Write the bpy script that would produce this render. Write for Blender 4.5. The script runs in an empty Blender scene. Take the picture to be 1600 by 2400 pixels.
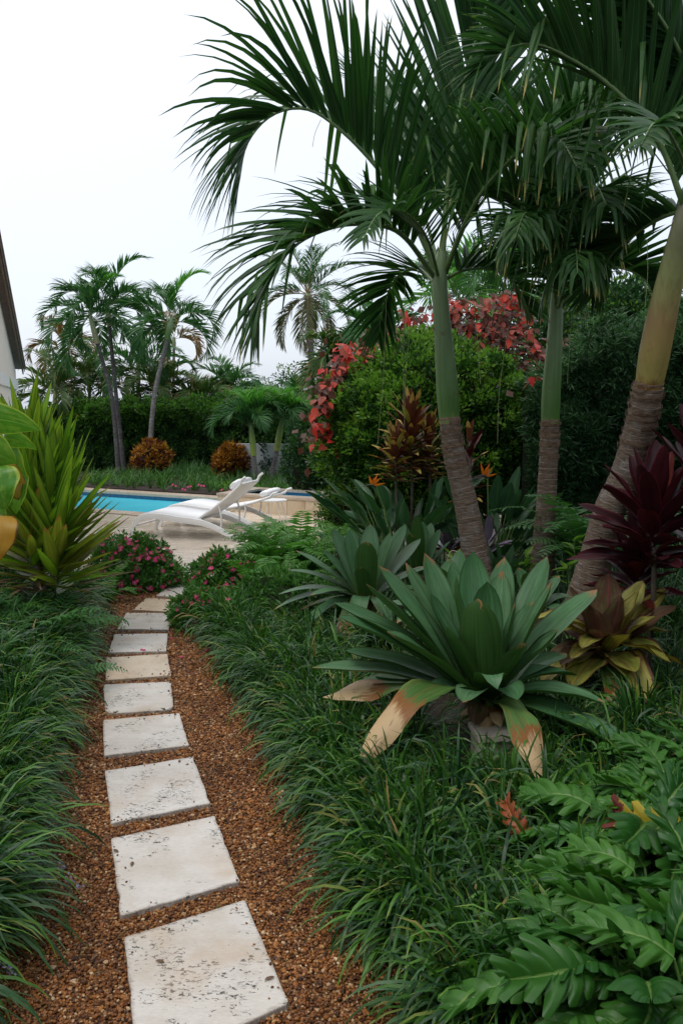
import bpy, math, random
import numpy as np
from math import radians as R, pi, sin, cos, tan, atan2
from mathutils import Vector, Matrix, noise as mnoise

random.seed(7)
rng = np.random.default_rng(7)
S = bpy.context.scene
C = S.collection

# ------------------------------------------------------------------ camera
PITCH = 7.5
CAMH = 1.6
F = 28.0 / 36.0 * 2400
cam = bpy.data.cameras.new('camera'); cam_o = bpy.data.objects.new('camera', cam); C.objects.link(cam_o)
cam.sensor_fit = 'VERTICAL'; cam.sensor_height = 36.0; cam.lens = 28.0
cam.clip_start = 0.02; cam.clip_end = 1500
cam_o.location = (0, 0, CAMH); cam_o.rotation_euler = (R(90 - PITCH), 0, 0)
S.camera = cam_o

# ------------------------------------------------------------------ sky and light
w = bpy.data.worlds.new('World'); S.world = w; w.use_nodes = True
nt = w.node_tree; nt.nodes.clear()
out = nt.nodes.new('ShaderNodeOutputWorld')
sky = nt.nodes.new('ShaderNodeTexSky'); sky.sky_type = 'NISHITA'; sky.sun_disc = False
sky.sun_elevation = R(62); sky.sun_rotation = R(-40); sky.dust_density = 4.0
bg1 = nt.nodes.new('ShaderNodeBackground'); bg1.inputs['Strength'].default_value = 0.05
nt.links.new(sky.outputs['Color'], bg1.inputs['Color'])
tc = nt.nodes.new('ShaderNodeTexCoord'); sp = nt.nodes.new('ShaderNodeSeparateXYZ')
nt.links.new(tc.outputs['Generated'], sp.inputs[0])
ramp = nt.nodes.new('ShaderNodeValToRGB')
nt.links.new(sp.outputs['Z'], ramp.inputs['Fac'])
ramp.color_ramp.elements[0].position = 0.0; ramp.color_ramp.elements[0].color = (0.58, 0.64, 0.74, 1)
ramp.color_ramp.elements[1].position = 0.45; ramp.color_ramp.elements[1].color = (0.775, 0.805, 0.84, 1)
nz = nt.nodes.new('ShaderNodeTexNoise'); nz.inputs['Scale'].default_value = 1.6; nz.inputs['Detail'].default_value = 3
nt.links.new(tc.outputs['Generated'], nz.inputs['Vector'])
mr = nt.nodes.new('ShaderNodeMapRange'); mr.inputs['To Min'].default_value = 0.95; mr.inputs['To Max'].default_value = 1.05
nt.links.new(nz.outputs['Fac'], mr.inputs['Value'])
bg2 = nt.nodes.new('ShaderNodeBackground')
nt.links.new(ramp.outputs['Color'], bg2.inputs['Color']); nt.links.new(mr.outputs[0], bg2.inputs['Strength'])
add = nt.nodes.new('ShaderNodeAddShader')
nt.links.new(bg1.outputs[0], add.inputs[0]); nt.links.new(bg2.outputs[0], add.inputs[1])
nt.links.new(add.outputs[0], out.inputs['Surface'])

sun = bpy.data.lights.new('sun', 'SUN'); sun.energy = 1.35; sun.angle = R(25); sun.color = (1, 0.97, 0.93)
sun_o = bpy.data.objects.new('sun', sun); C.objects.link(sun_o)
sun_o.rotation_euler = (R(28), R(0), R(-40))   # high, veiled by cloud
S.view_settings.view_transform = 'Standard'; S.view_settings.look = 'None'
S.view_settings.gamma = 1; S.view_settings.exposure = 0.1; S.view_settings.use_curve_mapping = False
S.cycles.max_bounces = 6; S.cycles.diffuse_bounces = 3; S.cycles.glossy_bounces = 2
S.cycles.transmission_bounces = 3; S.cycles.transparent_max_bounces = 4; S.cycles.use_denoising = True

# ------------------------------------------------------------------ measuring helpers (photo pixel -> place)
_p = R(PITCH)
def ray(px, py):
    dx = (px - 800) / F; dz = -(py - 1200) / F
    return np.array([dx, cos(_p) + dz * sin(_p), -sin(_p) + dz * cos(_p)])
def At(px, py, Y):
    d = ray(px, py); return np.array([0, 0, CAMH]) + d * (Y / d[1])
def G(px, py, z=0.0):
    d = ray(px, py); return np.array([0, 0, CAMH]) + d * ((z - CAMH) / d[2])

# ------------------------------------------------------------------ materials
def newmat(name):
    m = bpy.data.materials.new(name); m.use_nodes = True
    n = m.node_tree; n.nodes.clear()
    o = n.nodes.new('ShaderNodeOutputMaterial')
    return m, n, o
class N:
    """tiny node helper"""
    def __init__(s, nt): s.t = nt
    def n(s, typ, **kw):
        x = s.t.nodes.new(typ)
        for k, v in kw.items(): setattr(x, k, v)
        return x
    def L(s, a, b): s.t.links.new(a, b)
    def put(s, v, inp):
        if isinstance(v, (int, float)): inp.default_value = v
        elif isinstance(v, tuple):
            inp.default_value = (*v, 1) if len(v) == 3 and len(inp.default_value) == 4 else v
        else: s.L(v, inp)
    def math(s, op, a, b=0.0, c=0.0, clamp=False):
        x = s.n('ShaderNodeMath', operation=op); x.use_clamp = clamp
        s.put(a, x.inputs[0]); s.put(b, x.inputs[1]); s.put(c, x.inputs[2]); return x.outputs[0]
    def mix(s, f, a, b, blend='MIX'):
        x = s.n('ShaderNodeMix', data_type='RGBA', blend_type=blend); x.clamp_factor = True
        s.put(f, x.inputs[0]); s.put(a, x.inputs[6]); s.put(b, x.inputs[7]); return x.outputs[2]
    def step(s, v, lo, hi, a=0.0, b=1.0):
        x = s.n('ShaderNodeMapRange', interpolation_type='SMOOTHSTEP')
        s.put(v, x.inputs[0]); s.put(lo, x.inputs[1]); s.put(hi, x.inputs[2]); s.put(a, x.inputs[3]); s.put(b, x.inputs[4]); return x.outputs[0]
    def noise(s, vec, scale, detail=3, rough=0.5, dist=0.0):
        x = s.n('ShaderNodeTexNoise'); x.inputs['Scale'].default_value = scale; x.inputs['Detail'].default_value = detail
        x.inputs['Roughness'].default_value = rough; x.inputs['Distortion'].default_value = dist
        if vec is not None: s.L(vec, x.inputs['Vector'])
        return x.outputs['Fac']
    def comb(s, a, b, c):
        x = s.n('ShaderNodeCombineXYZ'); s.put(a, x.inputs[0]); s.put(b, x.inputs[1]); s.put(c, x.inputs[2]); return x.outputs[0]
    def ramp(s, f, stops, interp='LINEAR'):
        x = s.n('ShaderNodeValToRGB'); cr = x.color_ramp; cr.interpolation = interp
        while len(cr.elements) < len(stops): cr.elements.new(0.5)
        for e, (p, c) in zip(cr.elements, stops): e.position = p; e.color = (*c, 1)
        s.put(f, x.inputs[0]); return x.outputs[0]
    def mapping(s, vec, scale=(1, 1, 1), rot=(0, 0, 0)):
        x = s.n('ShaderNodeMapping'); s.L(vec, x.inputs[0]); x.inputs['Scale'].default_value = scale; x.inputs['Rotation'].default_value = rot
        return x.outputs[0]
    def bump(s, h, strength=0.3, dist=0.01):
        x = s.n('ShaderNodeBump'); x.inputs['Strength'].default_value = strength; x.inputs['Distance'].default_value = dist
        s.L(h, x.inputs['Height']); return x.outputs[0]
    def pbr(s, col, rough=0.5, spec=0.5, normal=None, metal=0.0, coat=0.0):
        x = s.n('ShaderNodeBsdfPrincipled'); s.put(col, x.inputs['Base Color']); s.put(rough, x.inputs['Roughness'])
        x.inputs['Specular IOR Level'].default_value = spec; x.inputs['Metallic'].default_value = metal
        x.inputs['Coat Weight'].default_value = coat
        if normal is not None: s.L(normal, x.inputs['Normal'])
        return x.outputs[0]

def leafmat(name, a, b, rough=0.4, trans=0.25, mid=None, midw=0.06, edge=None, edgew=0.15, tip=None, tips=0.8,
            tipgate=0.0, tip2=None, streak=0.25, streakn=14, blotch=None, blotchamt=0.5, spec=0.22, tcol=None, base=None, back=None, k_=0.85):
    a, b = tuple(x * k_ for x in a), tuple(x * k_ for x in b)
    m, t, o = newmat(name); k = N(t)
    at = k.n('ShaderNodeAttribute', attribute_name='c'); sc = k.n('ShaderNodeSeparateColor'); k.L(at.outputs['Color'], sc.inputs[0])
    T, U, B = sc.outputs[0], sc.outputs[1], sc.outputs[2]
    oi = k.n('ShaderNodeObjectInfo')
    rn = k.math('FRACT', k.math('ADD', B, oi.outputs['Random']))
    vec = k.comb(U, T, k.math('MULTIPLY', rn, 17.0))
    n1 = k.noise(k.mapping(vec, (2.5, 3.5, 1)), 1.0, 3)
    f = k.math('ADD', rn, k.math('MULTIPLY', k.math('SUBTRACT', n1, 0.5), 0.8), clamp=True)
    col = k.mix(f, a, b)
    if blotch is not None:
        n3 = k.noise(k.mapping(vec, (4, 3, 3)), 1.3, 4, 0.6)
        col = k.mix(k.math('MULTIPLY', k.step(n3, 0.48, 0.58), blotchamt), col, blotch)
    if base is not None:
        col = k.mix(k.step(T, 0.0, 0.35, 1.0, 0.0), col, base)
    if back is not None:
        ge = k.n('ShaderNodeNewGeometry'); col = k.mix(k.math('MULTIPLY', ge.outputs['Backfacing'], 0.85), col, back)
    st = k.noise(k.mapping(vec, (streakn, 0.8, 1)), 1.0, 2)
    col = k.mix(1.0, col, k.ramp(st, [(0.25, (1 - streak,) * 3), (0.75, (1 + streak,) * 3)]), 'MULTIPLY')
    au = k.math('ABSOLUTE', k.math('SUBTRACT', U, 0.5))
    if edge is not None:
        col = k.mix(k.step(k.math('ADD', au, k.math('MULTIPLY', k.math('SUBTRACT', st, 0.5), 0.12)), 0.5 - edgew * 1.2, 0.5 - edgew * 0.6), col, edge)
    if mid is not None:
        col = k.mix(k.step(au, midw * 0.4, midw, 0.8, 0.0), col, mid)
    if tip is not None:
        tt = k.math('ADD', T, k.math('MULTIPLY', k.math('SUBTRACT', n1, 0.5), 0.35))
        tt = k.math('ADD', tt, k.math('MULTIPLY', k.math('SUBTRACT', k.noise(k.mapping(vec, (16, 5, 1)), 1.0, 5, 0.7), 0.5), 0.30))
        g = k.step(tt, tips, tips + 0.03)
        if tipgate > 0: g = k.math('MULTIPLY', g, k.step(rn, tipgate, tipgate + 0.02))
        tc_ = tip if tip2 is None else k.mix(k.step(tt, tips + 0.08, tips + 0.16), tip, tip2)
        if tip2 is not None: tc_ = k.mix(k.step(k.noise(k.mapping(vec, (9, 14, 1)), 1.0, 4, 0.7), 0.60, 0.68, 0.0, 0.6), tc_, tuple(x * 0.35 for x in tip))
        col = k.mix(g, col, tc_)
    nb = k.bump(st, 0.25, 0.004)
    ro = k.math('ADD', rough - 0.08, k.math('MULTIPLY', n1, 0.16))
    s1 = k.pbr(col, ro, spec, nb)
    if trans > 0:
        tr = k.n('ShaderNodeBsdfTranslucent')
        k.L(k.mix(1.0, col, tcol or (1.5, 1.9, 0.9), 'MULTIPLY'), tr.inputs['Color'])
        mx = k.n('ShaderNodeMixShader'); mx.inputs[0].default_value = trans
        k.L(s1, mx.inputs[1]); k.L(tr.outputs[0], mx.inputs[2]); s1 = mx.outputs[0]
    k.L(s1, o.inputs[0])
    return m

def plain(name, a, b=None, scale=8, rough=0.6, spec=0.5, bump=0.0, metal=0.0, stretch=(1, 1, 1), objrand=0.0):
    m, t, o = newmat(name); k = N(t)
    tcn = k.n('ShaderNodeTexCoord'); v = k.mapping(tcn.outputs['Object'], stretch)
    n1 = k.noise(v, scale, 5, 0.6)
    col = k.mix(k.step(n1, 0.3, 0.7), a, b or a)
    if objrand:
        oi = k.n('ShaderNodeObjectInfo')
        col = k.mix(1.0, col, k.ramp(oi.outputs['Random'], [(0, (1 - objrand,) * 3), (1, (1 + objrand,) * 3)]), 'MULTIPLY')
    k.L(k.pbr(col, k.math('ADD', rough - 0.1, k.math('MULTIPLY', n1, 0.2)), spec, k.bump(n1, bump, 0.01) if bump else None, metal), o.inputs[0])
    return m

def travertine(name, c1, c2, pits=0.6, wet=0.35, scale=1.0, objrand=0.1, dark=(0.035, 0.033, 0.03), streaks=0.5, rotate=True):
    m, t, o = newmat(name); k = N(t)
    tcn = k.n('ShaderNodeTexCoord'); oi = k.n('ShaderNodeObjectInfo')
    off = k.n('ShaderNodeVectorMath', operation='ADD'); k.L(tcn.outputs['Object'], off.inputs[0])
    sc_ = k.n('ShaderNodeVectorMath', operation='SCALE'); k.L(k.comb(oi.outputs['Random'], k.math('MULTIPLY', oi.outputs['Random'], 7.3), 0.3), sc_.inputs[0]); sc_.inputs['Scale'].default_value = 31
    k.L(sc_.outputs[0], off.inputs[1]); v = off.outputs[0]
    v = k.mapping(v, (scale, scale, scale))
    cloud = k.noise(v, 5, 5, 0.6, 0.4)
    fine = k.noise(k.mapping(v, (1, 3.2, 1)), 60, 4, 0.7)
    band = k.noise(k.mapping(v, (1.2, 9, 1)), 4, 4, 0.6, 0.3)
    col = k.mix(k.step(cloud, 0.35, 0.7), c1, c2)
    col = k.mix(k.math('MULTIPLY', k.step(band, 0.45, 0.7), streaks), col, tuple(x * 0.72 for x in c2))
    col = k.mix(k.step(fine, 0.3, 0.8), col, k.mix(1.0, col, (0.86, 0.85, 0.83), 'MULTIPLY'))
    # open pores: short dark dashes gathered in patches
    pn = k.noise(k.mapping(v, (1, 1.9, 1)), 55, 4, 0.7, 0.8)
    patch = k.noise(v, 6.5, 3, 0.55)
    thr = k.step(patch, 0.40, 0.62, 0.70, 0.555)
    pit = k.math('MULTIPLY', k.step(k.math('SUBTRACT', pn, thr), 0.0, 0.03), pits)
    col = k.mix(pit, col, dark)
    # a few blackish mould patches, ochre stains
    mould = k.math('MULTIPLY', k.step(patch, 0.60, 0.75), k.step(fine, 0.45, 0.62))
    col = k.mix(k.math('MULTIPLY', mould, 0.35 * pits), col, (0.10, 0.10, 0.085))
    och = k.noise(v, 3.1, 3, 0.5)
    col = k.mix(k.step(och, 0.56, 0.74, 0.0, 0.5), col, (0.42, 0.29, 0.17))
    col = k.mix(1.0, col, k.ramp(oi.outputs['Random'], [(0, (1 - objrand, 1 - objrand * 1.1, 1 - objrand * 1.4)), (1, (1 + objrand,) * 3)]), 'MULTIPLY')
    ac = k.n('ShaderNodeAttribute', attribute_name='c'); sc2 = k.n('ShaderNodeSeparateColor'); k.L(ac.outputs['Color'], sc2.inputs[0])
    rim = k.math('MULTIPLY', k.step(k.math('ADD', sc2.outputs[0], k.math('MULTIPLY', k.math('SUBTRACT', band, 0.5), 0.5)), 0.0, 0.22, 1.0, 0.0), k.step(fine, 0.25, 0.6))
    col = k.mix(k.math('MULTIPLY', rim, 0.55), col, (0.16, 0.11, 0.07))
    h = k.math('SUBTRACT', k.math('MULTIPLY', fine, 0.3), pit)
    ro = k.math('ADD', k.step(cloud, 0.3, 0.7, wet - 0.12, wet + 0.12), k.math('MULTIPLY', fine, 0.1))
    k.L(k.pbr(col, ro, 0.5, k.bump(h, 0.5, 0.004)), o.inputs[0])
    return m

def pebblemat(name):
    m, t, o = newmat(name); k = N(t)
    at = k.n('ShaderNodeAttribute', attribute_name='c'); sc = k.n('ShaderNodeSeparateColor'); k.L(at.outputs['Color'], sc.inputs[0])
    col = k.ramp(sc.outputs[2], [(0.0, (0.040, 0.016, 0.006)), (0.2, (0.11, 0.040, 0.011)), (0.42, (0.23, 0.082, 0.020)), (0.62, (0.35, 0.145, 0.036)),
                                 (0.8, (0.19, 0.085, 0.035)), (0.93, (0.46, 0.26, 0.10)), (0.99, (0.60, 0.46, 0.30))])
    tcn = k.n('ShaderNodeTexCoord')
    n = k.noise(tcn.outputs['Object'], 220, 3); n5 = k.noise(tcn.outputs['Object'], 2.2, 4, 0.6)
    col = k.mix(1.0, col, k.ramp(n, [(0.3, (0.7,) * 3), (0.7, (1.25,) * 3)]), 'MULTIPLY')
    col = k.mix(1.0, col, k.ramp(n5, [(0.35, (0.62, 0.56, 0.50)), (0.6, (1.05, 1.0, 0.95))]), 'MULTIPLY')
    k.L(k.pbr(col, 0.40, 0.28), o.inputs[0]); return m

def gravelbase(name):
    m, t, o = newmat(name); k = N(t)
    tcn = k.n('ShaderNodeTexCoord')
    vo = k.n('ShaderNodeTexVoronoi'); vo.inputs['Scale'].default_value = 85; k.L(tcn.outputs['Object'], vo.inputs['Vector'])
    s_ = k.n('ShaderNodeSeparateColor'); k.L(vo.outputs['Color'], s_.inputs[0])
    col = k.ramp(s_.outputs[0], [(0.0, (0.04, 0.02, 0.01)), (0.4, (0.13, 0.055, 0.02)), (0.75, (0.22, 0.10, 0.04)), (0.97, (0.40, 0.26, 0.14))])
    k.L(k.pbr(col, 0.5, 0.4, k.bump(vo.outputs['Distance'], 0.8, 0.006)), o.inputs[0]); return m

def trunkmat(name, c1, c2, c3, ring=55.0, lichen=(0.32, 0.32, 0.30), lamt=0.4):
    m, t, o = newmat(name); k = N(t)
    at = k.n('ShaderNodeAttribute', attribute_name='c'); sc = k.n('ShaderNodeSeparateColor'); k.L(at.outputs['Color'], sc.inputs[0])
    T, U = sc.outputs[0], sc.outputs[1]
    tcn = k.n('ShaderNodeTexCoord')
    n1 = k.noise(tcn.outputs['Object'], 9, 5, 0.65)
    n2 = k.noise(k.mapping(tcn.outputs['Object'], (18, 18, 130)), 1.0, 4, 0.6)
    n3 = k.noise(k.mapping(tcn.outputs['Object'], (110, 110, 14)), 1.0, 3, 0.6)
    wv = k.math('SINE', k.math('ADD', k.math('MULTIPLY', T, ring * 6.283), k.math('MULTIPLY', n1, 5.0)))
    rl = k.step(wv, 0.80, 0.98)
    col = k.mix(k.step(n2, 0.3, 0.7), c1, c2)
    col = k.mix(k.math('MULTIPLY', k.step(n1, 0.5, 0.68), lamt), col, lichen)
    n4 = k.noise(tcn.outputs['Object'], 16, 3, 0.6)
    col = k.mix(k.math('MULTIPLY', rl, k.step(n4, 0.40, 0.62, 0.08, 0.75)), col, c3)
    col = k.mix(k.step(n1, 0.30, 0.42, 0.55, 0.0), col, tuple(x * 0.35 for x in c1))
    col = k.mix(k.step(n3, 0.62, 0.70, 0.0, 0.55), col, tuple(x * 0.25 for x in c1))
    h = k.math('ADD', k.math('MULTIPLY', rl, -0.6), k.math('ADD', n2, k.math('MULTIPLY', n3, -0.5)))
    k.L(k.pbr(col, 0.6, 0.35, k.bump(h, 0.7, 0.006)), o.inputs[0]); return m

def shaftmat(name, stops, rough=0.38):
    m, t, o = newmat(name); k = N(t)
    at = k.n('ShaderNodeAttribute', attribute_name='c'); sc = k.n('ShaderNodeSeparateColor'); k.L(at.outputs['Color'], sc.inputs[0])
    tcn = k.n('ShaderNodeTexCoord')
    n2 = k.noise(k.mapping(tcn.outputs['Object'], (45, 45, 2.0)), 1.0, 4, 0.6)
    n1 = k.noise(tcn.outputs['Object'], 7, 4, 0.6)
    f = k.math('ADD', sc.outputs[0], k.math('MULTIPLY', k.math('SUBTRACT', n2, 0.5), 0.22), clamp=True)
    col = k.ramp(f, stops)
    col = k.mix(1.0, col, k.ramp(n2, [(0.3, (0.84,) * 3), (0.7, (1.12,) * 3)]), 'MULTIPLY')
    col = k.mix(k.step(n1, 0.62, 0.72, 0.0, 0.55), col, (0.13, 0.085, 0.045))
    k.L(k.pbr(col, rough, 0.45, k.bump(n2, 0.2, 0.003)), o.inputs[0]); return m

M = {}
M['palm'] = leafmat('palm_leaflet_green', (0.020, 0.070, 0.020), (0.040, 0.112, 0.028), 0.36, 0.22, mid=(0.10, 0.17, 0.06), midw=0.05,
                    tip=(0.30, 0.33, 0.09), tips=0.93, tipgate=0.5, tip2=(0.36, 0.25, 0.12), streak=0.3)
M['palm2'] = leafmat('palm_leaflet_hanging', (0.035, 0.110, 0.030), (0.085, 0.20, 0.050), 0.36, 0.26, mid=(0.15, 0.22, 0.09), midw=0.05,
                     tip=(0.42, 0.36, 0.12), tips=0.84, tipgate=0.45, tip2=(0.45, 0.30, 0.16), streak=0.3)
M['palmfar'] = leafmat('far_palm_leaflet', (0.032, 0.115, 0.035), (0.070, 0.18, 0.055), 0.42, 0.25, streak=0.2, tip=(0.22, 0.24, 0.08), tips=0.9, tipgate=0.6)
M['palmbright'] = leafmat('young_palm_leaflet', (0.06, 0.22, 0.045), (0.14, 0.33, 0.05), 0.42, 0.35, streak=0.2)
M['areca'] = leafmat('areca_leaflet', (0.045, 0.11, 0.03), (0.10, 0.16, 0.04), 0.45, 0.25, streak=0.2, tip=(0.28, 0.15, 0.05), tips=0.75, tipgate=0.4)
M['arecadry'] = leafmat('bronzed_areca_leaflet', (0.12, 0.13, 0.035), (0.25, 0.13, 0.045), 0.5, 0.25, streak=0.2, tcol=(1.3, 1.1, 0.6))
M['coco'] = leafmat('coconut_leaflet', (0.070, 0.11, 0.04), (0.17, 0.155, 0.055), 0.5, 0.2, streak=0.25, tcol=(1.2, 1.2, 0.8))
M['rachis'] = plain('green_rachis', (0.10, 0.19, 0.065), (0.17, 0.25, 0.09), 12, 0.4)
M['rachisdry'] = plain('yellow_brown_rachis', (0.22, 0.18, 0.06), (0.30, 0.17, 0.06), 12, 0.5)
M['fibre'] = plain('hanging_palm_fibre', (0.20, 0.26, 0.10), (0.34, 0.36, 0.18), 20, 0.6)
M['trunk'] = trunkmat('ringed_palm_trunk', (0.105, 0.068, 0.045), (0.23, 0.165, 0.120), (0.36, 0.30, 0.24), 24)
M['trunkfar'] = trunkmat('grey_palm_trunk', (0.10, 0.085, 0.078), (0.20, 0.185, 0.18), (0.26, 0.25, 0.24), 12, lamt=0.7)
M['trunkdark'] = trunkmat('dark_palm_trunk', (0.035, 0.032, 0.032), (0.09, 0.08, 0.078), (0.14, 0.13, 0.125), 12, lamt=0.35)
M['shaft'] = shaftmat('green_crownshaft', [(0, (0.26, 0.27, 0.10)), (0.05, (0.085, 0.20, 0.04)), (0.3, (0.125, 0.235, 0.070)), (0.6, (0.195, 0.295, 0.135)), (1, (0.22, 0.31, 0.16))])
M['shaftyellow'] = shaftmat('yellowed_crownshaft', [(0, (0.22, 0.10, 0.035)), (0.08, (0.42, 0.34, 0.10)), (0.35, (0.33, 0.22, 0.09)), (0.6, (0.36, 0.38, 0.15)), (0.85, (0.30, 0.30, 0.18)), (1, (0.24, 0.24, 0.17))])
M['shaftpale'] = shaftmat('pale_crownshaft', [(0, (0.30, 0.29, 0.16)), (0.5, (0.30, 0.33, 0.18)), (1, (0.20, 0.27, 0.13))])
M['shaftlime'] = shaftmat('lime_crownshaft', [(0, (0.34, 0.42, 0.08)), (0.5, (0.24, 0.35, 0.07)), (1, (0.12, 0.22, 0.06))])
M['husk'] = plain('dry_leaf_sheath', (0.16, 0.095, 0.06), (0.36, 0.25, 0.17), 30, 0.8, bump=0.4, stretch=(1, 1, 3))
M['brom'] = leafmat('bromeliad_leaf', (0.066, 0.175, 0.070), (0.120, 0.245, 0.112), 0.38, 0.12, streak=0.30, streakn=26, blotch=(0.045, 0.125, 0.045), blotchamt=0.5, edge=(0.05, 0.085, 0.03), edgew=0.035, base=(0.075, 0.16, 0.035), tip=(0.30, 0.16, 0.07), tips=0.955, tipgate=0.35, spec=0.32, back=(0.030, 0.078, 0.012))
M['brombrown'] = leafmat('withered_bromeliad_leaf', (0.07, 0.16, 0.035), (0.10, 0.20, 0.045), 0.5, 0.10, streak=0.4, streakn=9, blotch=(0.20, 0.16, 0.04), blotchamt=0.35,
                         tip=(0.21, 0.085, 0.022), tips=0.58, tip2=(0.50, 0.35, 0.19), base=(0.05, 0.12, 0.03))
M['liri'] = leafmat('liriope_blade', (0.018, 0.075, 0.012), (0.095, 0.250, 0.028), 0.36, 0.2, spec=0.42, streak=0.15, tip=(0.22, 0.28, 0.05), tips=0.9, tipgate=0.55)
M['liri2'] = leafmat('liriope_blade_bluish', (0.013, 0.050, 0.018), (0.050, 0.145, 0.042), 0.33, 0.12, spec=0.42, streak=0.15, tip=(0.20, 0.24, 0.06), tips=0.93, tipgate=0.7)
M['liriy'] = leafmat('old_liriope_blade', (0.16, 0.24, 0.045), (0.36, 0.24, 0.10), 0.45, 0.2, streak=0.15)
M['fern'] = leafmat('fern_leaflet', (0.060, 0.20, 0.030), (0.11, 0.30, 0.045), 0.45, 0.3, streak=0.1)
M['ferndark'] = leafmat('shaded_fern_leaflet', (0.050, 0.155, 0.045), (0.080, 0.21, 0.055), 0.45, 0.3, streak=0.1)  # darker copy of the fern green, shade put into the colour
M['spiky'] = leafmat('variegated_sword_leaf', (0.14, 0.26, 0.022), (0.31, 0.42, 0.040), 0.38, 0.35, streak=0.4, streakn=7, edge=(0.055, 0.14, 0.02), edgew=0.12,
                     tip=(0.36, 0.17, 0.05), tips=0.99)
M['spikyold'] = leafmat('old_sword_leaf', (0.16, 0.20, 0.03), (0.33, 0.30, 0.05), 0.4, 0.3, streak=0.4, streakn=7, edge=(0.10, 0.16, 0.02), edgew=0.12,
                        tip=(0.30, 0.13, 0.04), tips=0.86, tip2=(0.16, 0.09, 0.06))
M['spikydead'] = leafmat('withered_sword_leaf', (0.20, 0.12, 0.06), (0.12, 0.08, 0.055), 0.6, 0.1, streak=0.4, tcol=(1, 1, 1))
M['pothos'] = leafmat('pothos_leaf', (0.085, 0.25, 0.028), (0.15, 0.33, 0.035), 0.3, 0.3, streak=0.12, mid=(0.20, 0.36, 0.07), midw=0.025, edge=(0.34, 0.42, 0.06), edgew=0.05,
                      blotch=(0.28, 0.40, 0.07), blotchamt=0.35)
M['pothosyellow'] = leafmat('yellowed_pothos_leaf', (0.50, 0.27, 0.035), (0.42, 0.30, 0.05), 0.4, 0.3, streak=0.12, mid=(0.45, 0.36, 0.08), midw=0.03, tcol=(1.3, 1.1, 0.5),
                            edge=(0.12, 0.05, 0.02), edgew=0.04)
M['shrub'] = leafmat('clipped_shrub_leaf', (0.018, 0.070, 0.014), (0.055, 0.145, 0.022), 0.4, 0.2, streak=0.1)
M['shrubyoung'] = leafmat('young_shrub_leaf', (0.11, 0.25, 0.03), (0.20, 0.34, 0.05), 0.4, 0.3, streak=0.1)
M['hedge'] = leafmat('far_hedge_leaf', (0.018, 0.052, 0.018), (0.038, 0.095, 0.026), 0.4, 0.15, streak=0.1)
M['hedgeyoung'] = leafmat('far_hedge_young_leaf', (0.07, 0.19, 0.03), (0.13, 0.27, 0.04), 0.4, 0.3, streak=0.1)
M['podo'] = leafmat('podocarpus_needle', (0.020, 0.060, 0.024), (0.045, 0.115, 0.040), 0.4, 0.15, streak=0.1)
M['podoyoung'] = leafmat('podocarpus_young_needle', (0.07, 0.17, 0.06), (0.10, 0.22, 0.09), 0.4, 0.2, streak=0.1)
M['tree'] = leafmat('broad_tree_leaf', (0.020, 0.065, 0.022), (0.045, 0.115, 0.035), 0.4, 0.15, streak=0.1)
M['copper'] = leafmat('copperleaf_leaf', (0.25, 0.045, 0.026), (0.36, 0.075, 0.042), 0.4, 0.25, streak=0.25, blotch=(0.17, 0.055, 0.030), blotchamt=0.7, mid=(0.36, 0.10, 0.07), midw=0.05,
                      edge=(0.50, 0.09, 0.06), edgew=0.06, tcol=(1.6, 0.9, 0.8))
M['copperred'] = leafmat('scarlet_copperleaf_leaf', (0.52, 0.030, 0.028), (0.62, 0.09, 0.05), 0.4, 0.3, streak=0.25, tcol=(1.3, 0.8, 0.8))
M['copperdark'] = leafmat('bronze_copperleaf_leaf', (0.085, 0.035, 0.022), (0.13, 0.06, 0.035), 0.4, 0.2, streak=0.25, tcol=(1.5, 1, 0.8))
M['croton'] = leafmat('orange_croton_leaf', (0.42, 0.17, 0.02), (0.50, 0.28, 0.03), 0.4, 0.25, streak=0.3, blotch=(0.16, 0.07, 0.02), blotchamt=0.6, tcol=(1.3, 1, 0.5))
M['crotondark'] = leafmat('dark_croton_leaf', (0.07, 0.025, 0.018), (0.17, 0.045, 0.02), 0.4, 0.15, streak=0.3, tcol=(1.3, 1, 0.8))
M['ti_yellow'] = leafmat('yellow_green_ti_leaf', (0.30, 0.31, 0.055), (0.42, 0.36, 0.09), 0.38, 0.2, streak=0.25, streakn=9, mid=(0.25, 0.05, 0.05), midw=0.03,
                         edge=(0.12, 0.045, 0.03), edgew=0.07, tip=(0.10, 0.035, 0.02), tips=0.97, blotch=(0.12, 0.14, 0.03), blotchamt=0.5, base=(0.14, 0.10, 0.03), tcol=(1.3, 1.2, 0.5))
M['ti_purple'] = leafmat('purple_brown_ti_leaf', (0.085, 0.040, 0.036), (0.15, 0.085, 0.055), 0.36, 0.2, streak=0.25, streakn=9, mid=(0.25, 0.05, 0.06), midw=0.03,
                         blotch=(0.12, 0.14, 0.045), blotchamt=0.45, base=(0.30, 0.03, 0.05), tcol=(1.5, 0.9, 0.8))
M['burg'] = leafmat('burgundy_ti_leaf', (0.030, 0.009, 0.012), (0.070, 0.013, 0.018), 0.36, 0.10, streak=0.3, streakn=9, edge=(0.12, 0.016, 0.03), edgew=0.05, tcol=(1.6, 0.7, 0.8))
M['burgred'] = leafmat('red_ti_leaf', (0.11, 0.020, 0.020), (0.17, 0.03, 0.02), 0.38, 0.15, streak=0.3, streakn=9, tcol=(1.6, 0.7, 0.6))
M['greyviolet'] = leafmat('grey_violet_leaf', (0.16, 0.14, 0.18), (0.24, 0.21, 0.26), 0.35, 0.1, streak=0.3, streakn=9, edge=(0.10, 0.05, 0.08), edgew=0.1, tcol=(1, 1, 1))
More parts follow.
